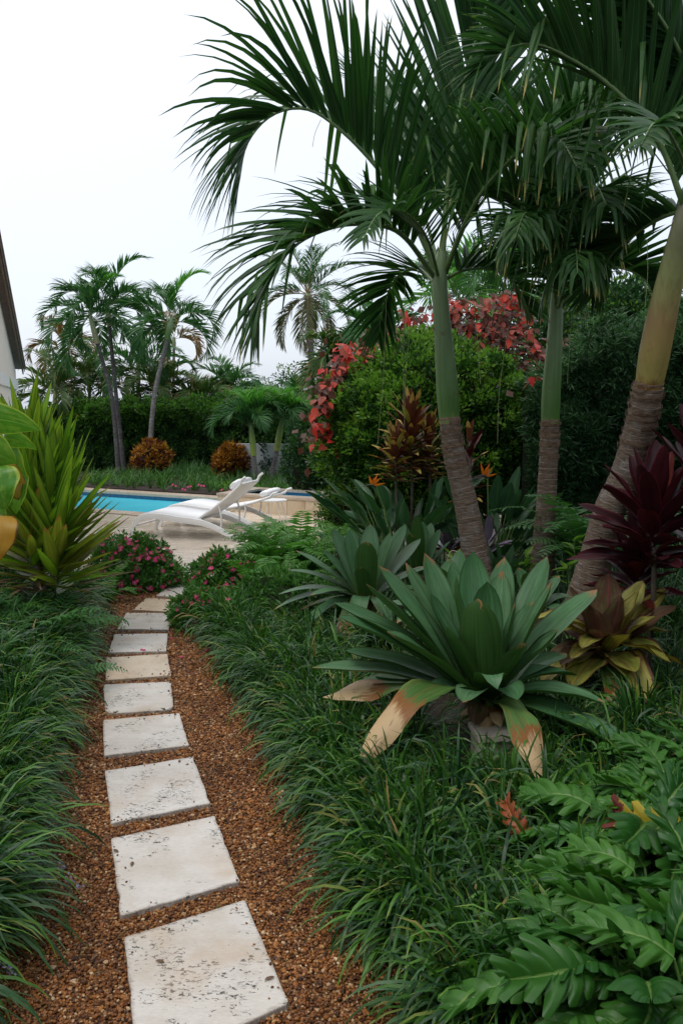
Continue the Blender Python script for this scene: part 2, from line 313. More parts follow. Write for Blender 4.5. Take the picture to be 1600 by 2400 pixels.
M['bop'] = leafmat('bird_of_paradise_leaf', (0.028, 0.082, 0.036), (0.045, 0.125, 0.050), 0.33, 0.15, streak=0.2, streakn=16, mid=(0.09, 0.16, 0.07), midw=0.03, edge=(0.09, 0.12, 0.05), edgew=0.02)
M['bopflower'] = leafmat('orange_sepal', (0.80, 0.19, 0.015), (0.86, 0.28, 0.02), 0.4, 0.25, streak=0.2, tcol=(1.1, 1, 0.6))
M['bopbeak'] = leafmat('green_purple_beak', (0.09, 0.10, 0.06), (0.14, 0.06, 0.09), 0.4, 0.05, streak=0.2)
M['bronze'] = leafmat('bronze_yellow_strap', (0.10, 0.032, 0.022), (0.16, 0.06, 0.03), 0.35, 0.15, streak=0.3, tip=(0.40, 0.30, 0.08), tips=0.62, tipgate=0.35, tcol=(1.5, 0.9, 0.6))
M['phil'] = leafmat('lobed_philodendron_leaf', (0.020, 0.092, 0.014), (0.062, 0.190, 0.022), 0.36, 0.18, streak=0.12, streakn=5, mid=(0.15, 0.26, 0.06), midw=0.03, spec=0.26)
M['phily'] = leafmat('yellow_philodendron_leaf', (0.26, 0.30, 0.03), (0.42, 0.33, 0.035), 0.36, 0.25, streak=0.15, mid=(0.5, 0.42, 0.12), midw=0.03, tip=(0.13, 0.03, 0.02), tips=0.74, tcol=(1.2, 1.1, 0.5))
M['philr'] = leafmat('rusty_philodendron_leaf', (0.30, 0.070, 0.025), (0.26, 0.10, 0.03), 0.36, 0.2, streak=0.15, mid=(0.45, 0.2, 0.06), midw=0.03, tcol=(1.2, 0.9, 0.5))
M['petiole'] = plain('green_stalk', (0.07, 0.15, 0.035), (0.11, 0.20, 0.05), 15, 0.45)
M['stalkred'] = plain('red_stalk', (0.26, 0.02, 0.04), (0.18, 0.03, 0.03), 15, 0.4)
M['stemwood'] = plain('woody_stem', (0.08, 0.06, 0.045), (0.15, 0.12, 0.09), 25, 0.8, bump=0.4)
M['vinca'] = leafmat('vinca_leaf', (0.050, 0.165, 0.032), (0.095, 0.25, 0.045), 0.35, 0.2, streak=0.1, mid=(0.14, 0.24, 0.08), midw=0.05)
M['pink'] = leafmat('pink_petal', (0.68, 0.045, 0.17), (0.78, 0.09, 0.26), 0.5, 0.3, streak=0.08, tcol=(1.2, 1, 1))
M['pinkeye'] = plain('pale_flower_eye', (0.85, 0.75, 0.72), None, 4, 0.5)
M['lilac'] = leafmat('lilac_flower', (0.30, 0.24, 0.42), (0.42, 0.36, 0.52), 0.6, 0.3, streak=0.1, tcol=(1.1, 1, 1.2))
M['core'] = plain('near_black_shade', (0.010, 0.014, 0.008), (0.022, 0.026, 0.014), 12, 0.95, spec=0.1, bump=0.8)  # near-black colour standing in for the shade deep inside foliage
M['twig'] = plain('dry_twig', (0.30, 0.25, 0.18), (0.42, 0.36, 0.27), 30, 0.7)
M['soil'] = plain('dark_wet_soil', (0.018, 0.012, 0.009), (0.045, 0.030, 0.021), 25, 0.75, spec=0.3, bump=0.9)
M['peb'] = pebblemat('wet_brown_pebbles')
M['gravel'] = gravelbase('gravel_bed')
M['paver'] = travertine('pitted_travertine', (0.60, 0.565, 0.52), (0.52, 0.475, 0.42), 0.95, 0.42, objrand=0.07, streaks=0.18)
M['pavertan'] = travertine('tan_travertine', (0.56, 0.46, 0.34), (0.50, 0.38, 0.26), 0.5, 0.35, objrand=0.04, streaks=0.3)
M['deck'] = travertine('wet_deck_travertine', (0.74, 0.65, 0.54), (0.70, 0.60, 0.49), 0.04, 0.15, objrand=0.03, streaks=0.2)
M['coping'] = travertine('coping_travertine', (0.58, 0.48, 0.39), (0.52, 0.42, 0.33), 0.2, 0.3, objrand=0.05)
M['spa'] = travertine('spa_wall_travertine', (0.70, 0.58, 0.43), (0.64, 0.51, 0.36), 0.15, 0.45, objrand=0.05, streaks=0.35)
M['mortar'] = plain('grey_joint', (0.22, 0.18, 0.14), (0.28, 0.23, 0.18), 40, 0.8)
M['tileblue'] = plain('blue_waterline_tile', (0.015, 0.07, 0.16), (0.03, 0.13, 0.24), 60, 0.25)
M['plaster'] = plain('pool_plaster', (0.16, 0.55, 0.66), (0.20, 0.60, 0.70), 3, 0.6)
M['white'] = plain('white_plastic', (0.90, 0.91, 0.92), (0.87, 0.88, 0.89), 3, 0.35)
M['whitefabric'] = plain('white_sling', (0.90, 0.90, 0.91), (0.85, 0.86, 0.87), 90, 0.7)
M['stucco'] = plain('cream_stucco', (0.74, 0.66, 0.57), (0.68, 0.60, 0.51), 40, 0.85, bump=0.3)
M['trimwhite'] = plain('white_trim', (0.68, 0.66, 0.63), (0.72, 0.70, 0.67), 10, 0.6)
M['fascia'] = plain('brown_fascia', (0.085, 0.050, 0.030), (0.15, 0.095, 0.06), 30, 0.6, stretch=(1, 12, 12), bump=0.3)
M['rooftile'] = plain('brown_roof_tile', (0.17, 0.11, 0.08), (0.24, 0.17, 0.12), 12, 0.7, bump=0.3)
M['wallgrey'] = plain('whitewashed_garden_wall', (0.42, 0.46, 0.49), (0.56, 0.60, 0.62), 5, 0.85, bump=0.4)
M['pot'] = plain('pale_stone_pot', (0.58, 0.50, 0.40), (0.68, 0.60, 0.50), 14, 0.8, bump=0.5)
def watermat(name, c1, c2, sc, rough):
    m, t, o = newmat(name); k = N(t); tcn = k.n('ShaderNodeTexCoord')
    n1 = k.noise(tcn.outputs['Object'], sc, 4, 0.6); n2 = k.noise(tcn.outputs['Object'], 1.1, 2)
    vo = k.n('ShaderNodeTexVoronoi'); vo.inputs['Scale'].default_value = 7; k.L(tcn.outputs['Object'], vo.inputs['Vector'])
    drop = k.step(vo.outputs['Distance'], 0.03, 0.09, 1.0, 0.0)
    col = k.mix(k.step(n2, 0.3, 0.7), c1, c2)
    col = k.mix(k.math('MULTIPLY', drop, 0.3), col, (0.5, 0.75, 0.8))
    h = k.math('ADD', n1, k.math('MULTIPLY', drop, 1.2))
    x = k.n('ShaderNodeBsdfPrincipled'); k.L(col, x.inputs['Base Color']); x.inputs['Roughness'].default_value = rough
    x.inputs['IOR'].default_value = 1.2; k.L(k.bump(h, 0.5, 0.03), x.inputs['Normal']); k.L(x.outputs[0], o.inputs[0]); return m
M['water'] = watermat('turquoise_water', (0.055, 0.46, 0.60), (0.065, 0.52, 0.65), 9, 0.26)
M['waterspa'] = watermat('spa_water', (0.05, 0.26, 0.40), (0.06, 0.32, 0.46), 9, 0.2)

# ------------------------------------------------------------------ mesh builder
class MB:
    def __init__(s): s.v = []; s.c = []; s.f = []; s.n = 0
    def add(s, v, f, c=None, mat=0):
        v = np.asarray(v, float).reshape(-1, 3); f = np.asarray(f, np.int64)
        if c is None: c = np.tile([0.5, 0.5, rng.random()], (len(v), 1))
        s.v.append(v); s.c.append(np.asarray(c, float).reshape(-1, 3)); s.f.append((f + s.n, mat)); s.n += len(v); return s
    def mesh(s, name, mats, origin=(0, 0, 0), smooth=True):
        me = bpy.data.meshes.new(name)
        v = (np.concatenate(s.v) - np.asarray(origin)).astype(np.float32); c = np.concatenate(s.c)
        loops = np.concatenate([f.ravel() for f, _ in s.f]).astype(np.int32)
        tot = np.concatenate([np.full(len(f), f.shape[1]) for f, _ in s.f])
        mi = np.concatenate([np.full(len(f), m) for f, m in s.f]).astype(np.int32)
        st = np.concatenate([[0], np.cumsum(tot)[:-1]]).astype(np.int32)
        me.vertices.add(len(v)); me.vertices.foreach_set('co', v.ravel())
        me.loops.add(len(loops)); me.loops.foreach_set('vertex_index', loops)
        me.polygons.add(len(st)); me.polygons.foreach_set('loop_start', st)
        for m in mats: me.materials.append(m)
        me.polygons.foreach_set('material_index', mi)
        me.update(calc_edges=True)
        me.polygons.foreach_set('use_smooth', np.full(len(st), bool(smooth)))
        ca = me.color_attributes.new('c', 'FLOAT_COLOR', 'POINT')
        ca.data.foreach_set('color', np.concatenate([c, np.ones((len(c), 1))], 1).astype(np.float32).ravel())
        return me
    def build(s, name, mats, parent=None, smooth=True, bevel=0):
        if not isinstance(mats, (list, tuple)): mats = [mats]
        org = np.zeros(3)
        q = parent
        while q is not None: org += np.array(q.location); q = q.parent
        o = bpy.data.objects.new(name, s.mesh(name, mats, org, smooth)); C.objects.link(o); o.parent = parent
        if bevel:
            b = o.modifiers.new('bevel', 'BEVEL'); b.width = bevel; b.segments = 2; b.limit_method = 'ANGLE'
        return o
    # --- shapes
    def box(s, c, size, rz=0.0, mat=0):
        x, y, z = np.array(size) / 2
        v = np.array([[a, b, d] for a in (-x, x) for b in (-y, y) for d in (-z, z)])
        ca, sa = cos(rz), sin(rz); Rm = np.array([[ca, -sa, 0], [sa, ca, 0], [0, 0, 1]])
        f = [[0, 1, 3, 2], [4, 6, 7, 5], [0, 4, 5, 1], [2, 3, 7, 6], [0, 2, 6, 4], [1, 5, 7, 3]]
        return s.add(v @ Rm.T + np.array(c), f, mat=mat)
    def prism(s, poly, z0, z1, mat=0, top=True):
        poly = np.asarray(poly, float)[:, :2]
        a = sum(poly[i][0] * poly[(i + 1) % len(poly)][1] - poly[(i + 1) % len(poly)][0] * poly[i][1] for i in range(len(poly)))
        if a < 0: poly = poly[::-1]
        n = len(poly)
        v = np.concatenate([np.c_[poly, np.full(n, z0)], np.c_[poly, np.full(n, z1)]])
        s.add(v, [[i, (i + 1) % n, n + (i + 1) % n, n + i] for i in range(n)], mat=mat)
        s.add(v[n:], [list(range(n))], mat=mat); s.add(v[:n], [list(range(n))[::-1]], mat=mat); return s
    def tube(s, pts, r, sides=8, mat=0, caps=True, tval=None, rv=None, squash=1.0):
        P = np.asarray(pts, float); n = len(P); r = np.broadcast_to(np.asarray(r, float), (n,)) if np.ndim(r) < 2 else r
        T = np.gradient(P, axis=0); T /= np.linalg.norm(T, axis=1)[:, None] + 1e-9
        up = np.array([0, 0, 1.0]) if abs(T[0][2]) < 0.9 else np.array([1.0, 0, 0])
        a = np.cross(T[0], up); a /= np.linalg.norm(a); V = []
        for i in range(n):
            a = a - T[i] * (a @ T[i]); a /= np.linalg.norm(a); b = np.cross(T[i], a)
            th = np.arange(sides) * 2 * pi / sides
            rad = r[i]
            V.append(P[i] + (np.cos(th)[:, None] * a + np.sin(th)[:, None] * b * squash) * np.reshape(rad, (-1, 1)))
        V = np.concatenate(V)
        i = np.arange(n - 1)[:, None] * sides; j = np.arange(sides)[None]; j2 = (j + 1) % sides
        f = np.stack([i + j, i + j2, i + sides + j2, i + sides + j], -1).reshape(-1, 4)
        tv = np.linspace(0, 1, n) if tval is None else np.asarray(tval)
        c = np.c_[np.repeat(tv, sides), np.tile(np.arange(sides) / sides, n), np.full(n * sides, rng.random() if rv is None else rv)]
        s.add(V, f, c, mat)
        if caps:
            s.add(V[:sides], [list(range(sides))[::-1]], c[:sides], mat); s.add(V[-sides:], [list(range(sides))], c[-sides:], mat)
        return s

PROF = {
    'blade': lambda t: np.minimum(1, 0.55 + t * 2.2) * np.clip(1 - t, 0, 1) ** 0.42,
    'leaflet': lambda t: np.minimum(1, 0.25 + t * 5) * np.clip(1 - t, 0, 1) ** 0.7,
    'strap': lambda t: (0.74 + 0.26 * np.sin(np.clip(t / 0.6, 0, 1) * pi / 2)) * np.clip(1 - np.clip((t - 0.55) / 0.45, 0, 1) ** 2.6, 0, 1) ** 0.75 + 0.012,
    'lance': lambda t: np.clip(np.sin(pi * np.clip(t, 0, 1) ** 0.72), 0, 1) ** 0.85 * 0.95 + 0.05 * (t < 0.98),
    'ti': lambda t: np.where(t < 0.12, 0.14, np.clip(np.sin(pi * np.clip((t - 0.05) / 0.95, 0, 1) ** 0.85), 0, 1) ** 0.55) + 0.01,
    'heart': lambda t: np.clip(np.sin(pi * np.clip(t * 0.97 + 0.03, 0, 1) ** 0.58), 0, 1) ** 0.8,
    'oval': lambda t: np.sqrt(np.clip(1 - (2 * t - 1) ** 2, 0, 1)) + 0.01,
}
def nrm(a): return a / (np.linalg.norm(a, axis=-1, keepdims=True) + 1e-12)

def ribbons(mb, base, d, side, L, W, droop=0.5, nseg=4, prof='blade', fold=0.0, twist=0.0, mat=0, cols=2, rv=None, dpow=1.0, kink=None):
    """N leaves at once. base,d,side (N,3); L,W,droop (N,)"""
    base = np.atleast_2d(base).astype(float); n = len(base)
    d = nrm(np.broadcast_to(np.atleast_2d(d), (n, 3)).astype(float)); side = nrm(np.broadcast_to(np.atleast_2d(side), (n, 3)).astype(float))
    L = np.broadcast_to(L, (n,)).astype(float); W = np.broadcast_to(W, (n,)).astype(float); droop = np.broadcast_to(droop, (n,)).astype(float)
    twist = np.broadcast_to(twist, (n,)).astype(float)
    rv = rng.random(n) if rv is None else np.broadcast_to(rv, (n,))
    ts = np.linspace(0, 1, nseg + 1); p = base.copy(); dd = d.copy(); g = np.array([0, 0, -1.0])
    rows = []; crow = []; cs = np.linspace(-0.5, 0.5, cols)
    for k, t in enumerate(ts):
        if k > 0:
            amt = droop * (t ** dpow) * 2.0 / nseg
            if kink is not None: amt = amt + np.where((t > kink) & (t - 1.0 / nseg <= kink), 2.5, 0)
            dd = nrm(dd + g * amt[:, None]); p = p + dd * (L / nseg)[:, None]
        s_ = nrm(side - dd * np.sum(side * dd, 1)[:, None])
        nn = np.cross(s_, dd)
        a = (twist * t)[:, None]
        s2 = s_ * np.cos(a) + nn * np.sin(a); n2 = np.cross(s2, dd)
        wd = W * PROF[prof](np.array(t))
        for u in cs:
            lift = -fold * (1 - abs(2 * u)) * wd if fold else 0
            rows.append(p + s2 * (u * wd)[:, None] + (n2 * (lift[:, None] if fold else 0)))
            crow.append(np.c_[np.full(n, t), np.full(n, u + 0.5), rv])
    K = cols * (nseg + 1)
    V = np.stack(rows, 1).reshape(-1, 3); Cc = np.stack(crow, 1).reshape(-1, 3)
    q = []
    for k in range(nseg):
        for u in range(cols - 1):
            a = k * cols + u; q.append([a, a + 1, a + cols + 1, a + cols])
    F_ = (np.array(q)[None] + (np.arange(n) * K)[:, None, None]).reshape(-1, 4)
    mb.add(V, F_, Cc, mat); return mb

def kites(mb, pos, d, side, L, W, fold=0.25, mat=0, rv=None):
    n = len(pos); d = nrm(d); side = nrm(side - d * np.sum(side * d, 1)[:, None]); nn = np.cross(side, d)
    L = np.broadcast_to(L, (n,))[:, None]; W = np.broadcast_to(W, (n,))[:, None]
    rv = rng.random(n) if rv is None else np.broadcast_to(rv, (n,))
    m_ = pos + d * L * 0.45
    V = np.stack([pos, m_ - side * W / 2 + nn * W * fold, pos + d * L, m_ + side * W / 2 + nn * W * fold], 1).reshape(-1, 3)
    Cc = np.stack([np.c_[np.zeros(n), np.full(n, .5), rv], np.c_[np.full(n, .45), np.zeros(n), rv], np.c_[np.ones(n), np.full(n, .5), rv], np.c_[np.full(n, .45), np.ones(n), rv]], 1).reshape(-1, 3)
    b = (np.arange(n) * 4)[:, None]
    F_ = np.concatenate([b + [[0, 2, 1]], b + [[0, 3, 2]]])
    mb.add(V, F_, Cc, mat); return mb

def spline(P, n=24):
    P = np.asarray(P, float); m = len(P)
    Q = np.concatenate([[2 * P[0] - P[1]], P, [2 * P[-1] - P[-2]]]); o = []
    ts = np.linspace(0, m - 1, n)
    for t in ts:
        i = min(int(t), m - 2); f = t - i; a, b, c, d = Q[i:i + 4]
        o.append(0.5 * ((2 * b) + (c - a) * f + (2 * a - 5 * b + 4 * c - d) * f * f + (3 * b - a - 3 * c + d) * f ** 3))
    return np.array(o)
def resample(P, n):
    s = np.r_[0, np.cumsum(np.linalg.norm(np.diff(P, axis=0), axis=1))]
    t = np.linspace(0, s[-1], n); return np.stack([np.interp(t, s, P[:, k]) for k in range(3)], 1), s[-1]
def bez(a, b, c, n=10):
    t = np.linspace(0, 1, n)[:, None]; return (1 - t) ** 2 * a + 2 * t * (1 - t) * b + t * t * c

def leafpath(mb, P, side, W, prof='strap', fold=0.12, twist=0.0, mat=0, cols=5, rv=None, wave=0.0, curl=0.0):
    """one broad leaf along a path, rounded across"""
    P = np.asarray(P, float); n = len(P); T = nrm(np.gradient(P, axis=0)); ts = np.linspace(0, 1, n)
    side = nrm(np.asarray(side, float)); rv = rng.random() if rv is None else rv
    us = np.linspace(-0.5, 0.5, cols); V = []; Cc = []
    ph = rng.random() * 6
    for i, t in enumerate(ts):
        s_ = nrm(side - T[i] * (side @ T[i])); nn = np.cross(s_, T[i])
        a = twist * t; s2 = s_ * cos(a) + nn * sin(a); n2 = np.cross(s2, T[i])
        wd = W * float(PROF[prof](np.array(t)))
        for u in us:
            lift = -fold * (1 - (2 * u) ** 2) * wd - curl * t * abs(2 * u) ** 2 * wd * 0.4
            lift += wave * wd * sin(t * 14 + ph + (0 if u < 0 else 2)) * abs(2 * u)
            V.append(P[i] + s2 * u * wd + n2 * lift); Cc.append((t, u + 0.5, rv))
    f = [[i * cols + j, i * cols + j + 1, (i + 1) * cols + j + 1, (i + 1) * cols + j] for i in range(n - 1) for j in range(cols - 1)]
    return mb.add(V, f, Cc, mat)

# ------------------------------------------------------------------ object helpers
def tag(o, label=None, cat=None, group=None, kind=None):
    if label: o['label'] = label
    if cat: o['category'] = cat
    if group: o['group'] = group
    if kind: o['kind'] = kind
    return o
def thing(name, label, cat, loc=(0, 0, 0), group=None):
    o = bpy.data.objects.new(name, None); o.empty_display_size = 0.1; C.objects.link(o); o.location = tuple(float(x) for x in loc)
    return tag(o, label, cat, group)
def inst(name, me, parent, loc, rot=None, scale=1.0):
    o = bpy.data.objects.new(name, me); C.objects.link(o); o.parent = parent
    Mx = (rot or Matrix.Identity(3)).to_4x4() @ Matrix.Diagonal((scale, scale, scale, 1)) if not isinstance(scale, tuple) else (rot or Matrix.Identity(3)).to_4x4() @ Matrix.Diagonal((*scale, 1))
    Mx = Matrix.Translation(Vector([float(a) - float(b) for a, b in zip(loc, parent.location)])) @ Mx
    o.matrix_local = Mx
    return o
def frame_from(d, side):
    """rotation whose local +Y runs along d and local +X along side"""
    d = Vector([float(x) for x in d]).normalized(); s_ = Vector([float(x) for x in side]); s_ = (s_ - d * s_.dot(d)).normalized()
    n_ = s_.cross(d)
    return Matrix((s_, d, n_)).transposed()
def inpoly(x, y, poly):
    c = np.zeros(len(x), bool); n = len(poly)
    for i in range(n):
        x1, y1 = poly[i][:2]; x2, y2 = poly[(i + 1) % n][:2]
        m = ((y1 > y) != (y2 > y)) & (x < (x2 - x1) * (y - y1) / (y2 - y1 + 1e-12) + x1); c ^= m
    return c
def scatter(poly, step, jitter=0.45):
    poly = np.array([p[:2] for p in poly]); lo = poly.min(0); hi = poly.max(0)
    gx, gy = np.meshgrid(np.arange(lo[0], hi[0], step), np.arange(lo[1], hi[1], step))
    x = gx.ravel() + rng.uniform(-jitter, jitter, gx.size) * step; y = gy.ravel() + rng.uniform(-jitter, jitter, gx.size) * step
    m = inpoly(x, y, poly); return x[m], y[m]

# ================================================================== GROUND
def sheet(name, poly, z, mat):
    o = MB().add([[p[0], p[1], z] for p in poly], [list(range(len(poly)))]).build(name, mat, smooth=False); return tag(o, kind='structure')
UA = R(-27); UX = np.array([cos(UA), sin(UA)]); VX = np.array([-sin(UA), cos(UA)])
def DK(u, v): return UX * u + VX * v
_o = [(-400, -60), (400, -60), (400, 700), (-400, 700)]; _i = [DK(-13, 9.19), DK(-7.17, 9.19), DK(-7.17, 11.21), DK(-13, 11.21)]
_g = MB(); _g.add([[*p, -0.012] for p in _o + [tuple(q) for q in _i]], [[0, 1, 5, 4], [1, 2, 6, 5], [2, 3, 7, 6], [3, 0, 4, 7]])
tag(_g.build('ground', M['soil'], smooth=False), kind='structure')
EL = [(228, 1418), (200, 1500), (178, 1600), (150, 1720), (120, 1850), (70, 2060), (0, 2260), (-80, 2460)]      # left edge of the gravel
ER = [(470, 1478), (545, 1530), (590, 1620), (645, 1720), (700, 1830), (760, 1950), (835, 2100), (930, 2260), (1050, 2460)]
GL = [G(*p) for p in EL]; GR = [G(*p) for p in ER]
gp = [(-0.55, 0.9, 0)] + GR[::-1] + [G(415, 1420), G(470, 1367), G(270, 1367), G(245, 1395)] + GL + [(-1.15, 0.9, 0)]
sheet('gravel_path', gp, 0.0, M['gravel'])

# deck frame: u along the pool, v away from the camera
UA = R(-27); UX = np.array([cos(UA), sin(UA)]); VX = np.array([-sin(UA), cos(UA)])
def DK(u, v): return UX * u + VX * v
v0 = 9.2; v1 = 11.2; PE = -7.18
deckroot = thing('pool_deck', None, None, (0, 0, 0)); deckroot['kind'] = 'structure'
def dbox(mb, u0, u1, va, vb, z0, z1, mat=0):
    return mb.prism([DK(u0, va), DK(u1, va), DK(u1, vb), DK(u0, vb)], z0, z1, mat)
_q = DK(-14, v0 - .32); _r = DK(-1.5, v0 - .32)
MB().prism([(-9.6, 7.12), (0.6, 7.12), tuple(_r), tuple(_q)], -0.02, 0.028).build('deck_bed', M['mortar'], deckroot, smooth=False)
dbox(MB(), PE + 0.01, -1.5, v0 - 0.3, 14, -0.02, 0.027).build('deck_bed', M['mortar'], deckroot, smooth=False)
# trim the deck where it faces the planting: the visible front edge is at Y about 7.2
def tiles():
    tw, tl = 0.455, 0.91
    front = [G(300, 1368), G(520, 1368)]
    yf = 7.0
    row = 0; v = 4.3
    while v < 12.4:
        off = (row * 0.37) % tl
        u = -13.0 - off
        while u < -1.8:
            c = DK(u + tl / 2, v + tw / 2)
            vb = min(v + tw, 30)
            ok = c[1] > yf + 0.25 and -7.5 < c[0] < 1.2
            if (v + tw > v0 - 0.31) and (u + tl < PE + 0.1): ok = False
            ua, ub = u, u + tl
            if ok and (v + tw > v0 - 0.31) and u < PE + 0.3: ua = PE + 0.31
            if ok and ub - ua > 0.05 and v + tw > 0:
                o = dbox(MB(), ua + 0.0015, ub - 0.0015, v + 0.0015, v + tw - 0.0015, -0.01, 0.034 + rng.uniform(-0.0008, 0.0008)).build('tile', M['deck'], deckroot, smooth=False)
            u += tl
        v += tw; row += 1
tiles()
# front border stones of the deck, square to the path
for (a, b) in ((270, 372), (374, 492), (494, 620)):
    A, B = G(a, 1368, 0.034), G(b, 1368, 0.034)
    MB().prism([(A[0] + .002, 7.10), (B[0] - .002, 7.06), (B[0] * 1.07 - .002, 7.53), (A[0] * 1.07 + .002, 7.53)], -0.01, 0.046).build('tile', M['deck'], deckroot, smooth=False)
# coping
def coping(u0, u1, va, vb, alongu=True, z1=0.05, z0=0.0, parent=deckroot, mat='coping', step=0.6):
    n = max(1, int(round(((u1 - u0) if alongu else (vb - va)) / step)))
    for i in range(n):
        if alongu: a, b, c, d = u0 + (u1 - u0) * i / n + .0015, u0 + (u1 - u0) * (i + 1) / n - .0015, va, vb
        else: a, b, c, d = u0, u1, va + (vb - va) * i / n + .0015, va + (vb - va) * (i + 1) / n - .0015
        dbox(MB(), a, b, c, d, z0, z1).build('coping_stone', M[mat], parent, smooth=False)
coping(-13, PE + 0.30, v0 - 0.30, v0, z1=0.04, z0=0.0)
coping(-13, PE + 0.30, v1, v1 + 0.32, z1=0.045, z0=0.0)
coping(PE, PE + 0.30, v0 + .002, v1 - .002, alongu=False, z1=0.04, z0=0.0)
# basin
bs = MB(); dbox(bs, -13, PE, v0 - 0.02, v1 + 0.02, -1.3, -1.2)
bs.build('pool_floor', M['plaster'], deckroot, smooth=False)
for nm, a in (('pool_wall', (-13, PE, v1 + .0, v1 + 0.1)), ('pool_wall', (-13, PE, v0 - 0.1, v0)), ('pool_wall', (PE, PE + 0.1, v0, v1))):
    dbox(MB(), *a, -1.2, -0.12).build(nm, M['plaster'], deckroot, smooth=False)
k_ = 0
for i in range(60):      # waterline tiles along the far side
    u = -13 + i * 0.0975 * 1.0
    if u > PE - .1: break
for i in range(38):
    u = -13 + i * 0.1531
    dbox(MB(), u + .002, u + 0.150, v1 - 0.004, v1 + 0.05, -0.12, -0.001).build('waterline_tile', M['tileblue'], deckroot, smooth=False)
o = MB().prism([DK(-13, v0), DK(PE, v0), DK(PE, v1 - .006), DK(-13, v1 - .006)], -0.10, -0.062).build('pool_water', M['water'], smooth=False); tag(o, kind='structure')

# ================================================================== SPA
sp_ = thing('raised_spa', 'raised stone spa beside the pool with travertine sides and blue water', 'spa', (*DK(-6.2, 10.4), 0))
su0, su1, sv0, sv1, sh = -7.18, -5.33, 9.92, 10.95, 0.30
n = 6
for i in range(n):
    a = su0 + (su1 - su0) * i / n; b = su0 + (su1 - su0) * (i + 1) / n
    dbox(MB(), a + .003, b - .003, sv0, sv0 + 0.03, 0.03, sh - 0.035).build('panel', M['spa'], sp_, smooth=False)
for i in range(3):
    a = sv0 + 0.035 + (sv1 - sv0 - .035) * i / 3; b = sv0 + .035 + (sv1 - sv0 - .035) * (i + 1) / 3
    dbox(MB(), su1 - 0.03, su1, a + .003, b - .003, 0.03, sh - 0.035).build('panel', M['spa'], sp_, smooth=False)
    dbox(MB(), su0, su0 + 0.03, a + .003, b - .003, -0.2, sh - 0.035).build('panel', M['spa'], sp_, smooth=False)
co = MB(); dbox(co, su0 + .031, su1 - .031, sv0 + .031, sv0 + .14, 0.0, sh - .04); dbox(co, su0 + .031, su1 - .031, sv1 - .12, sv1, 0.0, sh - .04)
dbox(co, su0 + .031, su0 + .14, sv0 + .14, sv1 - .12, 0.0, sh - .04); dbox(co, su1 - .14, su1 - .031, sv0 + .14, sv1 - .12, 0.0, sh - .04)
co.build('core_wall', M['mortar'], sp_, smooth=False)
for i in range(4):
    a = su0 + (su1 - su0) * i / 4; b = su0 + (su1 - su0) * (i + 1) / 4
    dbox(MB(), a - .01 * (i == 0) + .0015, b - .0015 + .01 * (i == 3), sv0 - 0.012, sv0 + 0.21, sh - .033, sh).build('coping_stone', M['coping'], sp_, smooth=False)
    dbox(MB(), a + .0015, b - .0015, sv1 - 0.17, sv1, sh - .033, sh).build('coping_stone', M['coping'], sp_, smooth=False)
for (a, b) in ((su0 - .01, su0 + .22), (su1 - .24, su1 + .01)):
    dbox(MB(), a, b, sv0 + .212, sv1 - .172, sh - .033, sh).build('coping_stone', M['coping'], sp_, smooth=False)
for i in range(12):
    a = su0 + .22 + i * (su1 - su0 - .46) / 12
    dbox(MB(), a + .001, a + (su1 - su0 - .46) / 12 - .001, sv1 - .172, sv1 - .16, sh - .10, sh - .034).build('waterline_tile', M['tileblue'], sp_, smooth=False)
dbox(MB(), su0 + .141, su1 - .141, sv0 + .141, sv1 - .173, 0.0, sh - .075).build('water', M['waterspa'], sp_, smooth=False)

# ================================================================== STEPPING STONES
stones = [  # four corners in the photo (near-left, near-right, far-right, far-left), label
    ([(322, 2520), (678, 2350), (574, 2108), (291, 2196)], 'nearest stepping stone, large cream slab with ochre and grey stains', 'paver'),
    ([(282, 2147), (563, 2066), (504, 1911), (260, 1965)], 'second stepping stone from the viewer, dark pits at upper right, two leaf bits', 'paver'),
    ([(260, 1930), (494, 1883), (453, 1773), (246, 1806)], 'third stepping stone from the viewer, white and finely pitted', 'paver'),
    ([(244, 1771), (444, 1747), (421, 1671), (241, 1687)], 'fourth stepping stone from the viewer, pinkish cream slab', 'paver'),
    ([(248, 1673), (408, 1663), (402, 1597), (241, 1604)], 'fifth stepping stone from the viewer, with chipped rounded near corners', 'paver'),
    ([(248, 1594), (402, 1583), (393, 1532), (248, 1541)], 'sixth stepping stone from the viewer, dull tan wet slab', 'pavertan'),
    ([(253, 1529), (390, 1526), (394, 1484), (268, 1486)], 'seventh stepping stone from the viewer, white with pink petals on it', 'paver'),
    ([(275, 1474), (396, 1476), (404, 1437), (296, 1436)], 'eighth stepping stone from the viewer, white with black pits', 'paver'),
    ([(311, 1429), (410, 1434), (414, 1405), (344, 1401)], 'ninth stepping stone from the viewer, plain tan slab', 'pavertan'),
    ([(366, 1396), (440, 1401), (468, 1371), (404, 1369)], 'farthest stepping stone, partly under the pink flowers by the deck', 'paver'),
]
stone_polys = []
